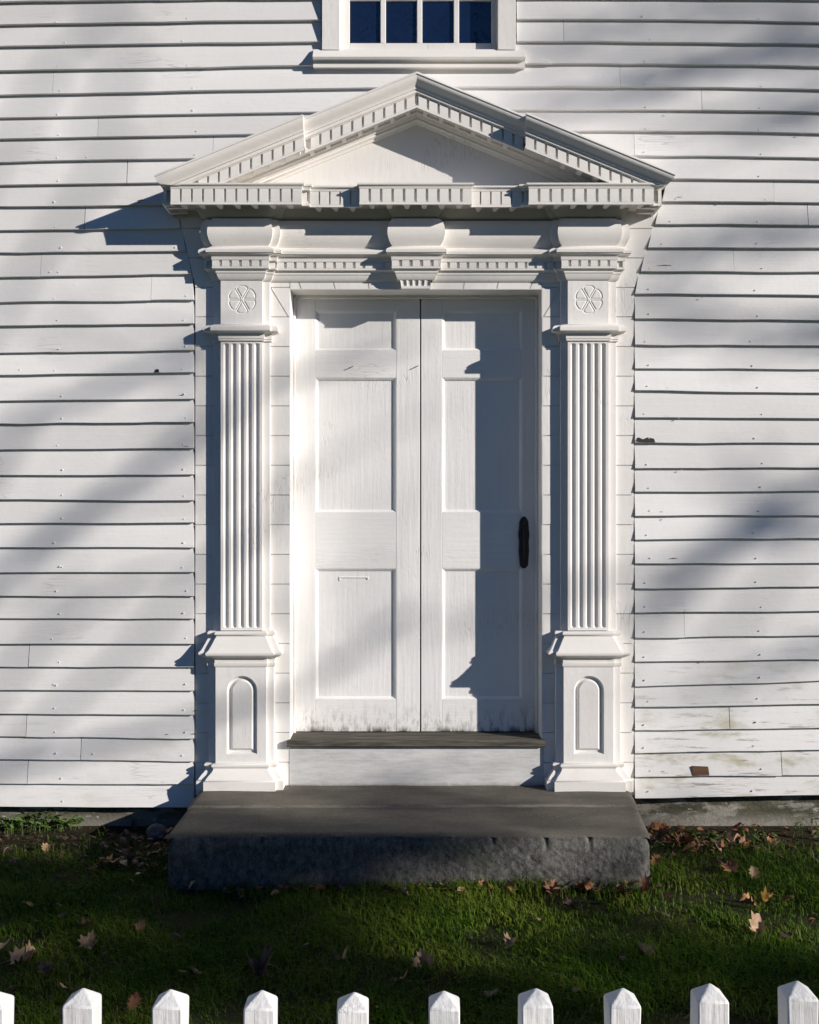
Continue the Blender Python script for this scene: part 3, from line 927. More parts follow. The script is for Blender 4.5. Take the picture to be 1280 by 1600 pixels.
# (projection from the dentil face, drop below the top edge)
RP = [(-.0, 0, 1), (.050, .0, 0), (.0515, 1.5 * U, 0), (.051, 3.2 * U, 0), (.047, 3.5 * U, 0), (.0465, 6 * U, 0), (.0445, 8.5 * U, 0), (.040, 11 * U, 0), (.032, 14 * U, 0), (.024, 16.5 * U, 0), (.018, 19 * U, 0), (.016, 21 * U, 0), (.016, 22 * U, 0), (.009, 22.4 * U, 0), (.009, 24 * U, 0), (.008, 27 * U, 0), (.001, 28 * U, 0), (.0, 29 * U, 0), (-.016, 29.2 * U, 0), (-.016, 46.2 * U, 0), (.0, 46.3 * U, 0), (.0, 50 * U, 0), (-.010, 50 * U, 0), (-.010, 42 * U, 0), (None, 42 * U, 0.085), (None, 45.5 * U, .084), (None, 46 * U, .078), (None, 48 * U, .070), (None, 50.5 * U, .067), (None, 51 * U, .060), (None, 54.5 * U, .059), (None, 55 * U, .053), (None, 57 * U, .045), (None, 59.5 * U, .043), (None, 60 * U, .02)]
XL_END, XR_END = fx(262, PF), fx(1034.5, PF)
XBL, XBR = fx(475, PF), fx(821, PF)
def rake(side, xa, xb, pf, outer):
    """xa: lower end, xb: upper end"""
    mb = MB(); pts0 = []; pts1 = []
    for q, v, k in RP:
        if q is None: p = k
        elif k == 1: p = 0.0
        else: p = pf + q
        if outer:
            ext = max(0, (q or 0)) if q is not None and k != 1 else (0.0515 if k == 1 else 0)
            x = xa + (-ext if side < 0 else ext)
            # nothing hangs below the level cornice
            zz = ztop(x) - v
            if zz < zc_ - .012:
                x = AX + side * (ZA - v - zc_ + .012) / SL
        else: x = xa
        pts0.append((x, -p, ztop(x) - v)); pts1.append((xb, -p, ztop(xb) - v))
    n = len(RP)
    vs = pts0 + pts1
    fs = []
    for i in range(n - 1):
        f = (i, i + 1, n + i + 1, n + i)
        fs.append(f if side < 0 else f[::-1])
    cap0 = tuple(range(n)); cap1 = tuple(range(2 * n - 1, n - 1, -1))
    if side > 0: cap0, cap1 = cap0[::-1], cap1[::-1]
    fs += [cap0[::-1], cap1[::-1]] if False else [cap0, cap1]
    mb.add(vs, fs)
    me = mb.mesh('raking_cornice', M['mould'])
    import bmesh
    bm = bmesh.new(); bm.from_mesh(me)
    bmesh.ops.recalc_face_normals(bm, faces=bm.faces); bm.to_mesh(me); bm.free()
    me.shade_smooth(); me.set_sharp_from_angle(angle=math.radians(40))
    return link('raking_cornice', me, ped)
rake(-1, XL_END, XBL, PF, True); rake(-1, XBL, AX, PB, False)
rake(1, XR_END, XBR, PF, True); rake(1, XBR, AX, PB, False)
def rake_blocks(name, side, xa, xb, pitch, width, p0, p1, v0, v1, taper=0.0):
    m2 = MB(); w = width / 2
    sl = -SL * side
    vs = []
    for (x, p, v) in ((-w, p1, v1), (w, p1, v1), (w, p0, v1), (-w, p0, v1), (-w, p1, v0), (w, p1, v0), (w, p0, v0), (-w, p0, v0)):
        if v == v1: x *= (1 - taper)
        vs.append((x, -(p - p0), -v + sl * x))
    m2.add(vs, [(0, 1, 5, 4), (1, 2, 6, 5), (3, 0, 4, 7), (3, 2, 1, 0), (4, 5, 6, 7)])
    me = m2.mesh(name, M['mould'])
    x = xa
    st = pitch * (1 if xb > xa else -1)
    k = int(abs(xb - xa) / pitch)
    for i in range(k + 1):
        xx = xa + st * i
        if ztop(xx + side * w) - v0 < zc_ + .002: continue
        link(name, me, ped, (xx, -p0, ztop(xx)))
PT, WD = 0.0503, 0.0390
for side, xin, xout in ((-1, XBL, XL_END), (1, XBR, XR_END)):
    rake_blocks('dentil', side, xin + side * WD * .55, xout, PT, WD, PF - .017, PF - .001, 29.4 * U, 46 * U)
    rake_blocks('dentil', side, AX + side * .028, xin - side * .0, PT, WD, PB - .017, PB - .001, 29.4 * U, 46 * U)
    rake_blocks('mutule', side, xin + side * .03, xout, .0765, .026, PF - .085, PF - .0105, 41 * U, 49.2 * U, .3)
    rake_blocks('mutule', side, AX + side * .04, xin - side * .02, .0765, .026, PB - .085, PB - .0105, 41 * U, 49.2 * U, .3)

# ---- window
CP = 0.042
mb = MB()
mb.box(fx(503, CP), fx(531, CP), 0.0, CP, zb_win, zt_win + .10)
mb.box(fx(778, CP), fx(806, CP), 0.0, CP, zb_win, zt_win + .10)
mb.box(fx(531, CP), fx(778, CP), 0.0, CP - .001, zt_win, zt_win + .10)
mb.box(fx(529, CP), fx(531, CP) + .001, -0.11, CP - .002, zb_win, zt_win)
mb.box(fx(778, CP) - .001, fx(780, CP), -0.11, CP - .002, zb_win, zt_win)
win = part(mb, 'window', M['trim'], bevel=0.002)
mb = MB()
zsil = zb_win
pts = [(0.0, fz(104, .05)), (.038, fz(104, .05)), (.046, fz(103.5, .06)), (.046, fz(98, .06)), (.041, fz(97.5, .06)), (.043, fz(94, .06)), (.050, fz(92.5, .06)), (.066, fz(92, .07)), (.072, fz(89, .07)), (.070, fz(86, .07)), (.060, fz(83.8, .07)), (0.03, zsil + .006), (-.08, zsil + .012)]
vs = [(x, -p, z) for x in (fx(489, .06), fx(821, .06)) for p, z in pts]
m = len(pts)
mb.add(vs, [(j, m + j, m + j + 1, j + 1) for j in range(m - 1)] + [tuple(range(m)), tuple(range(2 * m - 1, m - 1, -1))])
mb.build('sill', M['mould'], win, smooth=45)
SP = -0.018
mb = MB()
sx0, sx1 = fx(531, CP) + .001, fx(778, CP) - .001
gx0, gx1 = fx(546.5, SP), fx(768, SP)
gz0 = fz(67, SP)
ph = 67.5 / S
rowsn = 4
pane_z = [gz0 + k * (ph + 8 / S) for k in range(rowsn)]
gtop = pane_z[-1] + ph
mb.box(sx0, gx0, SP - .035, SP, zsil + .010, gtop + .05); mb.box(gx1, sx1, SP - .035, SP, zsil + .010, gtop + .05)
mb.box(gx0, gx1, SP - .034, SP - .0006, zsil + .010, gz0); mb.box(gx0, gx1, SP - .034, SP - .0006, gtop, gtop + .05)
mb.build('sash', M['trim'], win, bevel=0.003)
mb = MB(); mb.box(sx0, sx1, SP - .035, SP + .01, gtop + .05, zt_win); mb.build('upper_sash', M['trim'], win)
cols = [546.5, 594.5, 603, 651.5, 660, 709, 717.5, 768]
for k in (1, 3, 5):
    mb = MB(); mb.box(fx(cols[k], SP), fx(cols[k + 1], SP), SP - .03, SP - .003, gz0, gtop); mb.build('muntin', M['trim'], win, bevel=0.003)
for r in range(rowsn - 1):
    for k in (0, 2, 4, 6):
        mb = MB(); mb.box(fx(cols[k], SP) + .0003, fx(cols[k + 1], SP) - .0003, SP - .029, SP - .0045, pane_z[r] + ph, pane_z[r + 1]); mb.build('muntin', M['trim'], win, bevel=0.003)
for r in range(rowsn):
    for k in (0, 2, 4, 6):
        mb = MB()
        a, b = random.uniform(-.0012, .0012), random.uniform(-.0012, .0012)
        x0, x1, z0, z1 = fx(cols[k], SP) - .004, fx(cols[k + 1], SP) + .004, pane_z[r] - .004, pane_z[r] + ph + .004
        mb.add([(x0, -(SP - .016 + a), z0), (x1, -(SP - .016 - a), z0), (x1, -(SP - .016 + b), z1), (x0, -(SP - .016 - b), z1), (x0, -(SP - .019 + a), z0), (x1, -(SP - .019 - a), z0), (x1, -(SP - .019 + b), z1), (x0, -(SP - .019 - b), z1)],
               [(0, 1, 2, 3), (7, 6, 5, 4), (0, 4, 5, 1), (1, 5, 6, 2), (2, 6, 7, 3), (3, 7, 4, 0)])
        mb.build('pane', M['glass'], win)

# ------------------------------------------------------------------ granite step
def build_step():
    P1 = 0.787
    def xl(p): return -1.004 - 0.006 * p
    def xr(p): return 1.068 - 0.082 * p
    nx, nz = 300, 56
    vs = []; fs = []
    def fbm(x, y, z, o=5):
        s = 0; a = 1; f = 1
        for _ in range(o): s += a * noise.noise(Vector((x * f, y * f, z * f))); a *= .55; f *= 2.1
        return s
    ps = np.unique(np.concatenate([np.linspace(-0.03, .33, 12), np.linspace(.335, .425, 26), np.linspace(.43, P1, 24)]))
    npp = len(ps)
    def topz(x, p):
        ridge = 0.377 + 0.012 * noise.noise(Vector((x * 2.2, 0, 7))) - 0.006 * x
        t = max(0, min(1, (p - ridge + .006) / .013))
        t = t * t * (3 - 2 * t)
        z = 0.209 - 0.0115 * t - 0.002 * p + 0.0035 * fbm(x * 2.5, p * 4, 1, 4)
        z += 0.002 * math.exp(-((p - ridge + .02) / .02) ** 2)
        e = P1 - p
        if e < 0.03: z -= 0.012 * (1 - e / 0.03) ** 2 * (1 + .6 * noise.noise(Vector((x * 9, 0, 0))))
        return z
    for p in ps:
        for i in range(nx + 1):
            t = i / nx
            x = xl(p) + (xr(p) - xl(p)) * t
            ed = min(t, 1 - t) * 2.0
            z = topz(x, p)
            if ed < .03: z -= 0.010 * (1 - ed / .03) ** 2
            vs.append((x, -p, z))
    n = nx + 1
    for j in range(npp - 1):
        for i in range(nx): fs.append((j * n + i, (j + 1) * n + i, (j + 1) * n + i + 1, j * n + i + 1))
    base = (npp - 1) * n
    prev = [base + i for i in range(n)]
    notches = [fx(u, P1) for u in (408, 770, 853, 921, 640)]
    for k in range(1, nz + 1):
        h = k / nz
        cur = []
        for i in range(n):
            t = i / nx
            x0 = xl(P1) + (xr(P1) - xl(P1)) * t
            zt_ = topz(x0, P1)
            z = zt_ + (-0.14 - zt_) * h
            amp = min(1, h * 6)
            rough = 0.0014 + 0.0012 * max(0, min(1, (x0 + .1) * 1.5))
            d = rough * 2.6 * (0.45 - abs(fbm(x0 * 26 + z * 14, z * 20, 3, 4))) * amp + 0.005 * fbm(x0 * 5, z * 7, 8, 5) * amp
            d -= 0.05 * max(0, h - .62) * (1 + noise.noise(Vector((x0 * 3, 1, 1))))
            for q in notches:
                if abs(x0 - q) < .014 and h < .22: d -= 0.016 * (1 - abs(x0 - q) / .014) * (1 - h / .22)
            ed = min(t, 1 - t) * 2
            if ed < .04: d -= 0.02 * (1 - ed / .04) ** 2
            cur.append(len(vs)); vs.append((x0, -(P1 + 0.004 * min(1, h * 10) + d), z))
        for i in range(nx): fs.append((prev[i], cur[i], cur[i + 1], prev[i + 1]))
        prev = cur
    for side in (0, nx):
        col = [j * n + side for j in range(npp)]
        low = []
        pr_ = col
        for k in range(1, 9):
            cur = []
            for j in range(npp):
                x, y, z = vs[col[j]]
                zz = z + (-0.14 - z) * k / 8
                d = 0.008 * fbm(y * 7, zz * 9, side, 4) * min(1, k / 2)
                if j == npp - 1: cur.append(n * npp + (min(nz, round(k / 8 * nz)) - 1) * n + side); continue
                cur.append(len(vs)); vs.append((x + d * (1 if side else -1), y, zz))
            for j in range(npp - 1):
                f = (pr_[j], cur[j], cur[j + 1], pr_[j + 1])
                fs.append(f if side == 0 else f[::-1])
            pr_ = cur
    org = (0.03, -0.40, 0.0)
    me = bpy.data.meshes.new('granite_step')
    me.from_pydata([(x - org[0], y - org[1], z - org[2]) for x, y, z in vs], [], fs)
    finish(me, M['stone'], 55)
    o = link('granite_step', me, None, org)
    tag(o, 'long dark granite doorstep slab with rough riven front below the door', 'doorstep')
build_step()

# ------------------------------------------------------------------ picket fence
FP = 3.06
PW = 0.0655
fence = empty('picket_fence', (0, -FP, ground_z(FP)), 'white picket fence with pointed square pickets along the front of the lawn', 'fence')
def picket(x, ztip, rot, lean, seed):
    r = random.Random(seed)
    h = PW / 2
    mb = MB()
    zsld = ztip - 0.027
    z0 = ground_z(FP) + 0.04
    nzs = 10
    vs = []
    ring = []
    zl = list(np.linspace(z0, zsld, nzs))
    for z in zl:
        for sx, sy in ((-1, -1), (1, -1), (1, 1), (-1, 1)):
            vs.append((sx * h, sy * h, z))
    for k in range(nzs - 1):
        for e in range(4): mb.f.append((k * 4 + e, k * 4 + (e + 1) % 4, (k + 1) * 4 + (e + 1) % 4, (k + 1) * 4 + e))
    vs.append((r.uniform(-.003, .003), r.uniform(-.003, .003), ztip))
    t = (nzs - 1) * 4
    for e in range(4): mb.f.append((t + e, t + (e + 1) % 4, len(vs) - 1))
    mb.f.append((3, 2, 1, 0))
    c, s = math.cos(rot), math.sin(rot)
    out = []
    for (X, Y, Z) in vs:
        X += r.uniform(-.0013, .0013); Y += r.uniform(-.0013, .0013)
        X2, Y2 = X * c - Y * s, X * s + Y * c
        out.append((X2 + (Z - ztip) * lean, Y2, Z - ground_z(FP)))
    mb.v = out
    me = mb.mesh('picket', M['picket'])
    o = link('picket', me, fence, (x, 0, 0))
    add_bevel(o, 0.0035, 2)
fs_ = 1 / (1 - FP / D)
def fpx(u): return (u - 640) / S / fs_
tops = [(-10, 1545), (128.5, 1543), (267, 1544.5), (408.5, 1546.5), (552, 1549), (694.5, 1547), (836, 1542.5), (972, 1543), (1109, 1536), (1247, 1532)]
sp_ = (tops[-1][0] - tops[0][0]) / 9
lst = [(tops[0][0] - sp_ * k, 1546) for k in range(16, 0, -1)] + tops + [(tops[-1][0] + sp_ * k, 1531) for k in range(1, 17)]
for k, (u, v) in enumerate(lst):
    # apex sits at mid depth of the picket
    picket((u - 640) / (S * D) * (D - FP), ZC - (v - 800) / (S * D) * (D - FP), random.Random(k).uniform(-.05, .05), random.Random(k + 50).uniform(-.012, .012), k)
for zz in (0.02, 0.33):
    mb = MB(); mb.box(fpx(lst[0][0]) - .1, fpx(lst[-1][0]) + .1, -PW / 2 - .042, -PW / 2 - .002, zz, zz + .07)
    mb.build('rail', M['picket'], fence, bevel=0.003)

# ------------------------------------------------------------------ grass
def build_grass(n):
    x = rng.uniform(-3.0, 3.0, n * 2); p = rng.uniform(0.05, 2.9, n * 2)
    keep = np.ones(len(x), bool)
    instep = (p < 0.80) & (x > -1.02) & (x < 1.075 - .08 * p)
    keep &= ~instep
    dens = np.ones(len(x))
    nearwall = np.clip((p - 0.22) / 0.45, 0.04, 1)
    dens *= nearwall
    nz_ = np.array([noise.noise(Vector((a * 1.5, b * 1.5, 0))) + .6 * noise.noise(Vector((a * 5, b * 5, 2))) for a, b in zip(x, p)])
    dens *= np.clip(0.72 + 1.3 * nz_, 0.06, 1)
    keep &= rng.random(len(x)) < dens
    x, p, nz_ = x[keep][:n], p[keep][:n], nz_[keep][:n]
    n = len(x)
    L = rng.uniform(0.012, 0.044, n) * (1 + .55 * nz_) * np.where(rng.random(n) < .04, 1.7, 1.0)
    # longer tufts against the step and the foundation
    near = ((p > .78) & (p < .90) & (np.abs(x) < 1.1)) | ((np.abs(x - 1.05) < .12) & (p < .85))
    L[near & (x > .45)] *= 2.0
    L[near & (x <= .45)] *= 1.25
    w = rng.uniform(0.0011, 0.0024, n)
    az = rng.uniform(0, 2 * np.pi, n); lean = rng.uniform(0.25, 1.25, n)
    fa = az + rng.uniform(0.9, 2.2, n)
    z = np.array([ground_z(q) for q in p]) + 0.010 * nz_ - .004
    dx, dy = np.cos(az), np.sin(az)
    sx, sy = np.cos(fa) * w, np.sin(fa) * w
    V = np.zeros((n, 5, 3))
    for k, (h, o) in enumerate(((0, 0), (0, 0), (.55, .35), (.55, .35), (1, 1))):
        bend = lean * L
        V[:, k, 0] = x + dx * bend * o * o
        V[:, k, 1] = -p + dy * bend * o * o
        V[:, k, 2] = z + L * h * (1 - .35 * lean * o)
    for k, s in ((0, 1), (1, -1), (2, .75), (3, -.75)):
        V[:, k, 0] += sx * s; V[:, k, 1] += sy * s
    idx = np.arange(n)[:, None] * 5
    q = (idx + np.array([0, 1, 3, 2])).ravel(); t = (idx + np.array([2, 3, 4])).ravel()
    me = bpy.data.meshes.new('grass')
    me.vertices.add(n * 5); me.vertices.foreach_set('co', V.reshape(-1))
    me.loops.add(len(q) + len(t)); me.loops.foreach_set('vertex_index', np.concatenate([q, t]))
    me.polygons.add(2 * n)
    me.polygons.foreach_set('loop_start', np.concatenate([np.arange(n) * 4, n * 4 + np.arange(n) * 3]))
    me.update(calc_edges=True)
    finish(me, M['grass'])
    o = link('grass', me)
    tag(o, 'short dark green lawn grass between the house and the picket fence', 'grass', kind='stuff')
build_grass(230000)

# ------------------------------------------------------------------ fallen leaves
MAPLE = [(0, -.42), (.10, -.36), (.34, -.40), (.27, -.24), (.52, -.12), (.40, -.04), (.50, .20), (.30, .14), (.26, .22), (.17, .16), (.19, .40), (.08, .36), (0, .58)]
OAK = [(0, -.5), (.06, -.38), (.18, -.32), (.14, -.20), (.30, -.12), (.20, -.03), (.34, .10), (.22, .16), (.28, .32), (.14, .34), (.08, .46), (0, .52)]
OVAL = [(0, -.5), (.10, -.38), (.20, -.20), (.24, 0), (.20, .20), (.10, .38), (0, .52)]
SHAPES = {'maple': MAPLE, 'oak': OAK, 'oval': OVAL}
def leaf_mesh(shape, size, curl, seed, mat):
    r = random.Random(seed)
    half = SHAPES[shape]
    out = half + [(-x, y) for x, y in reversed(half[1:-1])]
    vs = [(0, 0, 0), (0, .25, 0), (0, -.22, 0)]
    mid = []
    n = len(out)
    for x, y in out: mid.append((x * .55, y * .6))
    cx, cy = r.uniform(-1, 1), r.uniform(-1, 1)
    ph = r.uniform(0, 6)
    def hz(x, y):
        d = x * cx + y * cy
        return curl * (0.9 * (x * x) + .8 * d * d) + .07 * curl * math.sin(7 * x + ph) + .08 * curl * math.cos(6 * y + ph) + .10 * abs(x) * (1 if curl > 0 else -1)
    V = [(0, 0, hz(0, 0))] + [(x, y, hz(x, y)) for x, y in mid] + [(x, y, hz(x, y) + r.uniform(-.03, .03)) for x, y in out]
    Fc = []
    for i in range(n):
        j = (i + 1) % n
        Fc += [(0, 1 + i, 1 + j), (1 + i, 1 + n + i, 1 + n + j, 1 + j)]
    k = len(V)
    V += [(-.012, -.40, hz(0, -.4)), (.012, -.40, hz(0, -.4)), (.03, -.78, hz(0, -.4) + .05), (.015, -.78, hz(0, -.4) + .05)]
    Fc.append((k, k + 1, k + 2, k + 3))
    me = bpy.data.meshes.new('fallen_leaf')
    me.from_pydata([(x * size, y * size, z * size) for x, y, z in V], [], Fc)
    finish(me, mat, 70)
    return me
GL = 'fallen leaves on the lawn'
LEAVES = [
 (34, 1510, .10, 'maple', 'tan', .9, 'large curled tan leaf on the lawn behind the second picket from the left'),
 (46, 1502, .07, 'oak', 'tan', 1.2, 'smaller tan leaf lying on top of the large curled leaf at left'),
 (7, 1488, .075, 'oval', 'tan', .8, 'tan leaf cut off by the left edge of the picture'),
 (140, 1482, .085, 'maple', 'tan', 1.1, 'pale folded leaf standing out between the second and third pickets'),
 (129, 1458, .09, 'maple', 'brown', .7, 'dark brown leaf just behind the pale folded leaf at left'),
 (47, 1421, .05, 'oval', 'yellow', .5, 'small yellow leaf on the lawn near the left edge'),
 (97, 1438, .05, 'oval', 'brown', .4, 'narrow olive brown leaf lying on the lawn right of the yellow one'),
 (212, 1389, .085, 'oval', 'tan', .6, 'single tan leaf on the grass left of the step'),
 (165, 1357, .10, 'oak', 'yellow', .8, 'ochre leaf, left half of the pair lying left of the step'),
 (193, 1357, .075, 'oval', 'tan', .7, 'pale leaf, right half of the pair lying left of the step'),
 (72, 1334, .075, 'oak', 'tan', 1.0, 'tan leaf on the bare ground below the weeds at left'),
 (12, 1336, .075, 'oval', 'tan', .6, 'dull leaf on the bare ground at the far left'),
 (210, 1296, .07, 'oval', 'brown', .8, 'brown leaf leaning on the foundation left of the step'),
 (74, 1524, .07, 'maple', 'brown', .8, 'dark leaf sunk in the grass right of the large curled leaf'),
 (306, 1527, .07, 'oval', 'tan', .9, 'pointed tan leaf on the lawn above the third picket gap'),
 (401, 1526, .12, 'maple', 'brown', .9, 'big brown leaf on the lawn above the fourth picket'),
 (416, 1517, .06, 'oval', 'tan', .8, 'small tan leaf resting on the big brown leaf'),
 (218, 1460, .08, 'oak', 'rust', .7, 'reddish brown leaf in the grass between the third picket and the step'),
 (210, 1579, .075, 'oak', 'rust', 1.1, 'orange leaf standing in the gap between the second and third pickets'),
 (102, 1553, .06, 'oval', 'tan', .7, 'tan leaf peeping out beside the second picket'),
 (660, 1513, .095, 'maple', 'tan', .9, 'broad tan leaf standing upright in the middle of the lawn'),
 (626, 1541, .10, 'oak', 'tan', .5, 'oak leaf lying flat between the two middle pickets'),
 (532, 1510, .07, 'maple', 'tan', .9, 'crumpled leaf on the sunlit tuft of grass above the fifth picket'),
 (800, 1482, .065, 'maple', 'tan', .8, 'tan leaf on the lawn above the seventh picket'),
 (841, 1447, .05, 'oval', 'tan', .8, 'small curled leaf below the right end of the step'),
 (760, 1524, .05, 'oval', 'brown', .6, 'small brown leaf left of the seventh picket'),
 (769, 1565, .065, 'maple', 'brown', .6, 'dark leaf in the gap between the sixth and seventh pickets'),
 (585, 1584, .06, 'oval', 'rust', .6, 'rusty leaf in the gap right of the fifth picket'),
 (963, 1415, .085, 'oval', 'yellow', .6, 'yellow leaf on the grass just below the right corner of the step'),
 (890, 1426, .085, 'maple', 'brown', .8, 'brown leaf on the lawn in front of the right half of the step'),
 (1003, 1422, .035, 'oval', 'tan', .3, 'tiny pale leaf on the grass right of the yellow leaf'),
 (1045, 1410, .06, 'oval', 'rust', .6, 'reddish leaf on the bright grass right of the step'),
 (1142, 1364, .09, 'maple', 'rust', 1.1, 'upright curled rust leaf on the grass under the right foundation'),
 (1179, 1376, .09, 'oak', 'tan', .4, 'flat pale leaf right of the upright rust leaf'),
 (1172, 1418, .09, 'oak', 'rust', .8, 'left leaf of the sunlit group of three at right'),
 (1199, 1412, .09, 'maple', 'yellow', 1.0, 'middle leaf, golden, of the sunlit group of three at right'),
 (1230, 1416, .085, 'oak', 'tan', .9, 'right leaf of the sunlit group of three at right'),
 (1183, 1463, .11, 'oak', 'tan', .9, 'long tan leaf on the lawn below the sunlit group of three'),
 (1268, 1447, .05, 'oval', 'rust', .8, 'small reddish leaf near the right edge of the picture'),
 (1008, 1496, .09, 'maple', 'brown', .6, 'dull brown leaf on the dark grass above the eighth picket'),
 (1166, 1557, .06, 'oval', 'brown', .7, 'brown leaf in the gap between the last two pickets'),
 (900, 1559, .055, 'oval', 'brown', .7, 'brown leaf in the gap between the seventh and eighth pickets'),
 (1230, 1472, .06, 'maple', 'brown', .5, 'small dull leaf below the sunlit group near the right edge'),
 (1028, 1308, .09, 'maple', 'rust', 1.1, 'rust leaf heaped against the right end of the step'),
 (1070, 1321, .095, 'maple', 'rust', 1.2, 'bright rust leaf standing among the weeds right of the step'),
 (1097, 1331, .075, 'oak', 'tan', .7, 'square looking tan leaf under the weeds right of the step'),
 (1025, 1354, .085, 'oak', 'rust', .8, 'reddish leaf on the ground beside the right end of the step'),
 (691, 1393, .085, 'oval', 'rust', .8, 'round brown leaf at the middle of the foot of the step'),
 (757, 1396, .08, 'oak', 'rust', .8, 'flat brown leaf at the foot of the step, left of the upright yellow one'),
 (798, 1396, .08, 'oval', 'yellow', 1.6, 'yellowish leaf leaning upright against the foot of the step'),
 (863, 1393, .08, 'maple', 'rust', 1.0, 'rust leaf at the foot of the step right of the upright one'),
 (910, 1391, .09, 'maple', 'rust', 1.0, 'rust leaf at the foot of the step nearest its right corner'),
 (633, 1405, .085, 'oak', 'tan', .6, 'tan leaf on the grass in front of the middle of the step'),
 (430, 1407, .09, 'oval', 'tan', .6, 'tan leaf on the grass in front of the left half of the step'),
]
for k, (u, v, size, shp, col, curl, lab) in enumerate(LEAVES):
    x, y, z = ground_at(u, v)
    r = random.Random(k * 31 + 5)
    if -1.03 < x < 1.05 and y > -0.83: y = -0.84 - r.uniform(0, .03); z = ground_z(-y)
    o = link('fallen_leaf', leaf_mesh(shp, size * 0.86, curl * (1.3 + .8 * ((k * 37 % 10) / 10)), k, M[col]), None, (x, y, z + .016 + size * .10))
    up = 'upright' in lab or 'standing' in lab or 'leaning' in lab
    o.rotation_euler = (r.uniform(.2, .5) + (.6 if up else 0), r.uniform(-.25, .25), r.uniform(0, 6.28) if not up else r.uniform(-.5, .5))
    tag(o, lab, 'leaf', GL)

# drifts of leaves one cannot tell apart
def drift(cnt, x0, x1, p0, p1, lab, grp, cols, s0=.035, s1=.075, seed=0):
    r = random.Random(seed)
    for k in range(cnt):
        x, p = r.uniform(x0, x1), r.uniform(p0, p1)
        if -1.03 < x < 1.05 and p < .83: p = .83 + r.uniform(0, .05)
        o = link('fallen_leaf', leaf_mesh(r.choice(['maple', 'oak', 'oval', 'oval']), r.uniform(s0, s1), r.uniform(.8, 2.0), seed * 100 + k, M[r.choice(cols)]), None, (x, -p, ground_z(p) + r.uniform(.012, .035)))
        o.rotation_euler = (r.uniform(-.6, .7), r.uniform(-.6, .6), r.uniform(0, 6.28))
        tag(o, lab, 'leaf', grp)
drift(30, -.95, .98, .83, .90, 'small dry leaf in the drift along the foot of the step', 'leaves drifted against the step', ['rust', 'tan', 'brown', 'brown', 'rust'], seed=1)
drift(26, 1.08, 1.75, .04, .40, 'small dry leaf in the drift below the right foundation', 'leaves drifted below the right foundation', ['rust', 'rust', 'tan', 'brown'], seed=2)
drift(22, -1.4, -1.02, .10, .70, 'small dry leaf in the heap beside the left end of the step', 'leaves heaped left of the step', ['brown', 'rust', 'brown', 'tan'], seed=3)

# small litter: too many bits to count
def litter(name, zones, label):
    mb = MB()
    r = random.Random(hash(name) % 1000 if False else len(name))
    for (x0, x1, p0, p1, cnt, s0, s1) in zones:
        for _ in range(cnt):
            x, p = r.uniform(x0, x1), r.uniform(p0, p1)
            if -1.02 < x < 1.06 and p < .80: continue
            s = r.uniform(s0, s1); a = r.uniform(0, 6.28)
            tx, ty = r.uniform(-.7, .7), r.uniform(-.7, .7)
            z = ground_z(p) + r.uniform(.006, .03)
            pts = []
            for k in range(6):
                t = a + k * math.pi / 3
                rr = s * r.uniform(.5, 1.1) * (1 if k % 2 else .75)
                dx, dy = rr * math.cos(t), rr * math.sin(t) * .7
                pts.append((x + dx, -p + dy, z + dx * tx + dy * ty))
            mb.add([(x, -p, z + s * .25)] + pts, [(0, 1 + i, 1 + (i + 1) % 6) for i in range(6)])
    return mb
lt = litter('leaf_litter', [(1.05, 1.4, .03, .40, 42, .010, .034), (1.3, 2.3, .02, .24, 60, .006, .022), (-.8, 1.0, .80, .90, 60, .008, .026), (-1.3, -1.0, .15, .6, 45, .008, .028)], '')
o = lt.build('leaf_litter', M['rust'], None, origin=(0, -.5, 0)); tag(o, 'rust brown leaf crumbs along the foot of the step and foundation', 'leaf litter', kind='stuff')
lt = litter('brown_leaf_litter', [(-2.6, -1.0, .08, .6, 260, .008, .028), (-2.5, 2.5, .5, 2.4, 130, .008, .022), (1.1, 2.4, .05, .5, 120, .008, .024)], '')
o = lt.build('brown_leaf_litter', M['brown'], None, origin=(0, -.5, 0)); tag(o, 'dark brown leaf crumbs scattered over the soil and the lawn', 'leaf litter', kind='stuff')
# twigs? small grey stone by the left end of the step
mb = MB()
import bmesh
bm = bmesh.new(); bmesh.ops.create_icosphere(bm, subdivisions=3, radius=.055)
for vtx in bm.verts:
    vtx.co *= 1 + .35 * noise.noise(vtx.co * 14) ; vtx.co.z *= .75
me = bpy.data.meshes.new('small_rock'); bm.to_mesh(me); bm.free(); finish(me, M['rock'], 30)
gx, gy, gz = ground_at(255, 1303)
o = link('small_rock', me, None, (gx - .02, gy - .05, gz + .02)); tag(o, 'small bluish grey stone on the soil beside the left end of the step', 'stone')

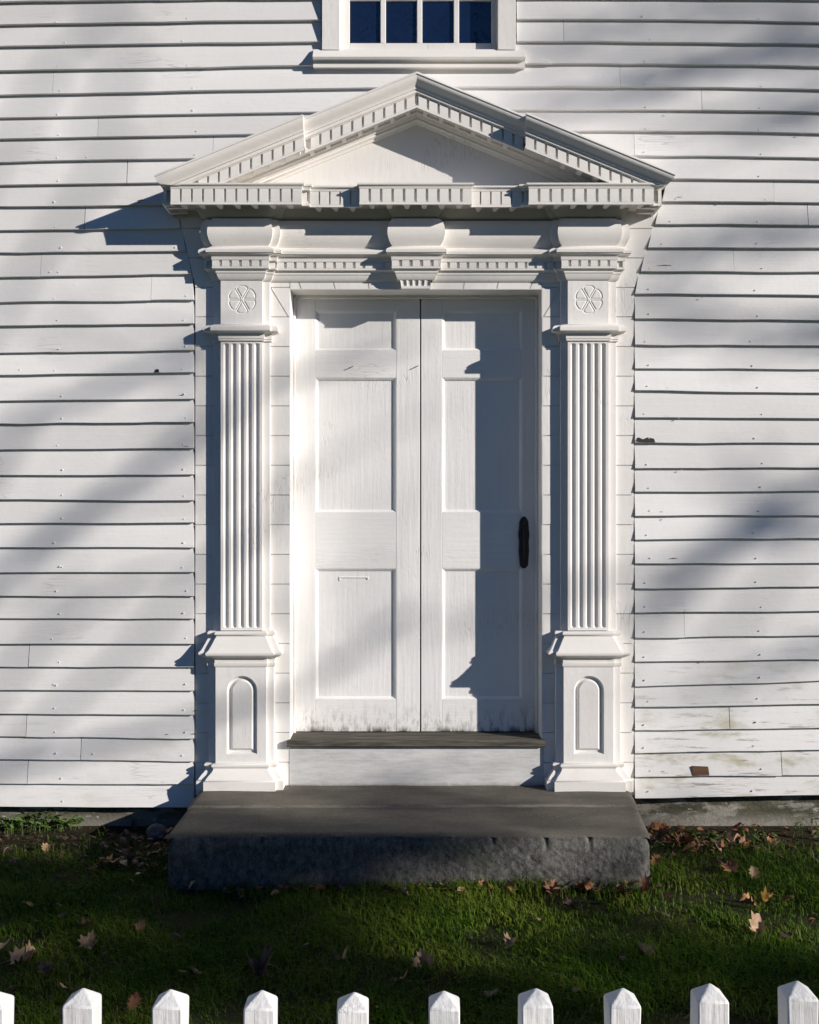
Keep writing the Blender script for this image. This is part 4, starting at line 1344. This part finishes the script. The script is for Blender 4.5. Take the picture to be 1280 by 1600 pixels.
# ------------------------------------------------------------------ weeds
def weed(name, u, v, n, spread, hgt, lsize, label, cat='weed', blade=False, group=None):
    x, y, z = ground_at(u, v)
    r = random.Random(int(u * 7 + v))
    fol, st = MB(), MB()
    for _ in range(n):
        a = r.uniform(0, 6.28); d = spread * math.sqrt(r.random())
        bx_, by_ = d * math.cos(a) * 1.0, d * math.sin(a) * .45
        h = hgt * r.uniform(.4, 1)
        tx_, ty_ = bx_ + r.uniform(-.3, .3) * h, by_ + r.uniform(-.4, .2) * h
        st.tube([(bx_, by_, 0), ((bx_ + tx_) / 2, (by_ + ty_) / 2, h * .6), (tx_, ty_, h)], [.0014, .0012, .0009], 4)
        for q in range(r.choice([1, 2, 3])):
            t = r.uniform(.55, 1)
            cx_, cy_, cz_ = bx_ + (tx_ - bx_) * t, by_ + (ty_ - by_) * t, h * t
            s = lsize * r.uniform(.6, 1.2); ra = r.uniform(0, 6.28)
            nx_, ny_ = r.uniform(-.7, .7), r.uniform(-.9, .3)
            pts = []
            for k in range(8):
                t2 = k * math.pi / 4
                rx, ry = s * math.cos(t2), s * math.sin(t2) * (.25 if blade else .75)
                dx, dy = rx * math.cos(ra) - ry * math.sin(ra), rx * math.sin(ra) + ry * math.cos(ra)
                pts.append((cx_ + dx, cy_ + dy, cz_ + dx * nx_ + dy * ny_ + r.uniform(-.1, .1) * s))
            fol.add([(cx_, cy_, cz_ + .15 * s)] + pts, [(0, 1 + k, 1 + (k + 1) % 8) for k in range(8)])
    t = empty(name, (x, y, z), label, cat, group)
    fol.build('leaves', M['weed'], t)
    st.build('stems', M['weed'], t)
weed('weed_clump', 28, 1298, 80, .17, .085, .016, 'bushy bright green weed clump under the boards at the far left', 'weed')
weed('weed_clump', 96, 1296, 40, .10, .075, .015, 'smaller green weed clump right of the bushy one at left', 'weed')
weed('weed_clump', 1103, 1318, 36, .10, .055, .015, 'low round leaved weeds against the foundation right of the step', 'weed')
weed('weed_clump', 1030, 1336, 18, .05, .07, .013, 'yellow green weed tuft beside the right end of the step', 'weed')
weed('weed_stalk', 1246, 1308, 7, .05, .13, .016, 'thin leafy stalk at the foot of the wall near the right edge', 'weed', True)
weed('weed_stalk', 1274, 1312, 5, .03, .17, .018, 'taller leafy stalk cut by the right edge of the picture', 'weed', True)
weed('weed_clump', 1190, 1318, 14, .07, .06, .013, 'sparse little seedling patch on the bare soil at right', 'weed')

# ------------------------------------------------------------------ unseen trees (they throw the dapples)
SK = SUN
def at_shadow(u, v, k):
    """point k metres out in front of the wall whose shadow falls on wall point (u, v)"""
    return Vector((fx(u), 0, fz(v))) + SK * k
def limb(mb, pts, r0, r1, kk=9.0, wob=0.05, twigs=0, seed=0):
    rr = random.Random(seed)
    P = []
    for (u, v) in pts: P.append(at_shadow(u, v, kk + rr.uniform(-.25, .25)))
    Q = []
    for a, b in zip(P, P[1:]):
        for j in range(4):
            Q.append(a.lerp(b, j / 4) + Vector((rr.uniform(-wob, wob), rr.uniform(-wob, wob), rr.uniform(-wob, wob))))
    Q.append(P[-1])
    n = len(Q)
    mb.tube(Q, [r0 + (r1 - r0) * (i / (n - 1)) for i in range(n)], 6)
    for _ in range(twigs):
        i = rr.randrange(1, n - 1)
        d = (Q[i + 1] - Q[i]).normalized()
        side = Vector((rr.uniform(-1, 1), rr.uniform(-1, 1), rr.uniform(-.6, .9)))
        d = (d * .9 + side * .8).normalized()
        L = rr.uniform(.35, 1.1)
        a = Q[i]; b = a + d * L * .5; c = b + (d + Vector((rr.uniform(-.4, .4), rr.uniform(-.4, .4), rr.uniform(-.1, .5)))).normalized() * L * .5
        q0 = r1 * .7
        mb.tube([a, b, c], [q0, q0 * .7, q0 * .3], 4)
        for w in range(2):
            e = b + Vector((rr.uniform(-.4, .4), rr.uniform(-.4, .4), rr.uniform(-.2, .5)))
            mb.tube([b, e], [q0 * .5, q0 * .25], 3)

def foliage(mb, centre, rad, n, size, seed, keep=None):
    rr = np.random.default_rng(seed)
    d = rr.normal(size=(n, 3)); d /= np.linalg.norm(d, axis=1)[:, None]
    d *= (rr.random(n) ** .45)[:, None]
    c = d * np.array(rad) + np.array(centre)
    for q in c:
        if keep and not keep(q): continue
        a, b = rr.normal(size=3), rr.normal(size=3)
        a /= np.linalg.norm(a); b -= a * a.dot(b); b /= np.linalg.norm(b)
        s = size * rr.uniform(.6, 1.2)
        mb.add([q - a * s, q + b * s * .55, q + a * s, q - b * s * .55], [(0, 1, 2, 3)])

# unseen tree: leaf skirt shaped to shade lawn and step, bare limbs above
KA = 9.0
trA = at_shadow(640 - 2.9 * S, fz_v := 1600, KA)
tA = empty('unseen_shade_tree', (trA.x, trA.y, ground_z(6)), 'unseen low spreading tree outside the picture, crown shaped to shade the lawn', 'tree')
oA = Vector(tA.location)
class RelMB(MB):
    def __init__(s, o): super().__init__(); s.o = o
    def rel(s): s.v = [(x - s.o.x, y - s.o.y, z - s.o.z) for x, y, z in s.v]; return s
tk = RelMB(oA)
base = oA; crown0 = at_shadow(640 - 2.9 * S, 1330, KA)
tk.tube([base, base.lerp(crown0, .3) + Vector((.05, 0, 0)), base.lerp(crown0, .65) + Vector((-.04, .05, 0)), crown0], [.24, .19, .17, .15], 10)
LA = [
 ([(-290, 1330), (-160, 900), (40, 655), (150, 610), (262, 565), (330, 535)], .075, .035, 10),
 ([(-290, 1330), (-120, 1050), (40, 850), (120, 800), (190, 745)], .06, .03, 8),
 ([(-290, 1330), (0, 1200), (300, 1130), (500, 1078), (580, 1035), (640, 985), (730, 925)], .075, .040, 5),
 ([(-290, 1330), (-100, 980), (330, 650), (470, 572), (590, 535), (730, 497)], .070, .042, 5),
 ([(-290, 1330), (-240, 700), (-60, 330), (60, 120), (170, 20)], .045, .022, 8),
 ([(-290, 1330), (-230, 800), (20, 430), (140, 290), (175, 130), (165, -60)], .045, .028, 4),
 ([(0, 1200), (250, 960), (480, 730), (620, 665)], .045, .025, 5),
 ([(-290, 1330), (-100, 1180), (60, 1010), (170, 920), (250, 900)], .05, .025, 7),
]
for k, (pts, r0, r1, tw) in enumerate(LA): limb(tk, pts, r0 * .45, r1 * .52, KA, .03, tw // 2, 100 + k)
tk.rel().build('trunk', M['bark'], tA, smooth=60)
cr = RelMB(oA)
rr = random.Random(3)
for k in range(46):
    xe = rr.uniform(-5.0, 1.1); ze = rr.uniform(-1.30, -0.42)
    if k % 5 == 0: xe, ze = rr.uniform(-4.6, -1.6), -1.25
    if k % 6 == 1: xe, ze = rr.uniform(-2.7, -1.7), rr.uniform(-.55, -.42)
    if xe > -0.9 and rr.random() < .78: continue
    if abs(xe + 2.2) < .42 and abs(ze + .92) < .15: continue
    if abs(xe + 3.6) < .30 and abs(ze + .85) < .14: continue
    c = Vector((xe, 0, ze)) + SK * (KA + rr.uniform(-.5, .5))
    foliage(cr, c, (rr.uniform(.35, .6), rr.uniform(.3, .5), rr.uniform(.12, .22)), 54, .075, k)
for k in range(9):      # thin upper fringe: half shade on the lowest boards
    xe = rr.uniform(-1.5, 1.3); ze = rr.uniform(-0.40, 0.08)
    c = Vector((xe, 0, ze)) + SK * (KA + rr.uniform(-.5, .5))
    foliage(cr, c, (.45, .3, .10), 22, .07, 300 + k)
co = cr.rel().build('crown', M['treeleaf'], tA); co['kind'] = 'stuff'

# bare maple: drooping limbs streak the right-hand boards
KB = 9.5
bB = at_shadow(640 + 5.6 * S, 2600, KB); bB.z = ground_z(6)
tB = empty('bare_tree', tuple(bB), 'tall nearly leafless tree across the lane, outside the picture', 'tree')
oB = Vector(tB.location)
tk = RelMB(oB)
topB = at_shadow(640 + 5.4 * S, -1200, KB)
tk.tube([oB, oB.lerp(topB, .35), oB.lerp(topB, .7), topB], [.32, .26, .18, .08], 10)
tx = 640 + 5.5 * S
LB = [
 ([(tx, 300), (1900, 150), (1500, 10), (1280, 72), (1120, 105), (1010, 140), (930, 160)], .09, .035, 9),
 ([(tx, 350), (1800, 250), (1450, 110), (1270, 172), (1130, 190), (1060, 200)], .07, .03, 8),
 ([(tx, 500), (1800, 400), (1450, 330), (1280, 360), (1160, 372), (1060, 400)], .07, .028, 7),
 ([(tx, 700), (1750, 520), (1420, 470), (1260, 505), (1120, 520), (1010, 540)], .07, .030, 7),
 ([(tx, 900), (1700, 640), (1400, 700), (1270, 762), (1180, 800), (1110, 855), (1045, 920), (985, 985)], .085, .045, 6),
 ([(tx, 950), (1750, 780), (1420, 760), (1290, 815), (1150, 858)], .06, .035, 5),
 ([(tx, 0), (1800, -150), (1400, -60), (1230, 20), (1100, 30), (960, 30)], .07, .03, 8),
 ([(tx, 1100), (1800, 1000), (1400, 980), (1270, 1015), (1180, 1040)], .05, .025, 5),
]
for k, (pts, r0, r1, tw) in enumerate(LB): limb(tk, pts, r0 * .58, r1 * .72, KB, .03, tw, 200 + k)
tk.rel().build('trunk', M['bark'], tB, smooth=60)
cr = RelMB(oB)
for k in range(16):
    u, v = rr.choice([(1270, 80), (1150, 110), (1080, 150), (1250, 190), (1270, 265), (1180, 180), (1020, 60), (1270, 520), (1090, 520), (1160, 370), (1400, 300), (1500, 600)])
    c = at_shadow(u + rr.uniform(-30, 30), v + rr.uniform(-20, 20), KB + rr.uniform(-.3, .3))
    foliage(cr, c, (.28, .2, .07), 11, .05, 700 + k)
co = cr.rel().build('crown', M['treeleaf'], tB); co['kind'] = 'stuff'

# tree behind the viewer: only its reflection in the window panes is seen
tC = empty('roadside_tree', (1.2, -29.0, -0.22), 'tall bare roadside tree behind the viewer, mirrored in the window panes', 'tree')
mb = MB(); rr = random.Random(21)
def grow(p, d, L, r, dep):
    q = p + d * L
    m = p.lerp(q, .5) + Vector((rr.uniform(-.06, .06), rr.uniform(-.06, .06), 0)) * L
    mb.tube([p, m, q], [r, r * .85, r * .68], 6 if dep < 3 else 4)
    if dep >= 6: return
    for _ in range(2 if dep else 3):
        a = Vector((rr.uniform(-1, 1), rr.uniform(-1, 1), rr.uniform(-.2, .8)))
        grow(q, (d + a * .75).normalized(), L * rr.uniform(.66, .86), r * .62, dep + 1)
grow(Vector((0, 0, 0)), Vector((0, 0, 1)), 7.5, .32, 0)
mb.build('trunk', M['bark'], tC, smooth=60)
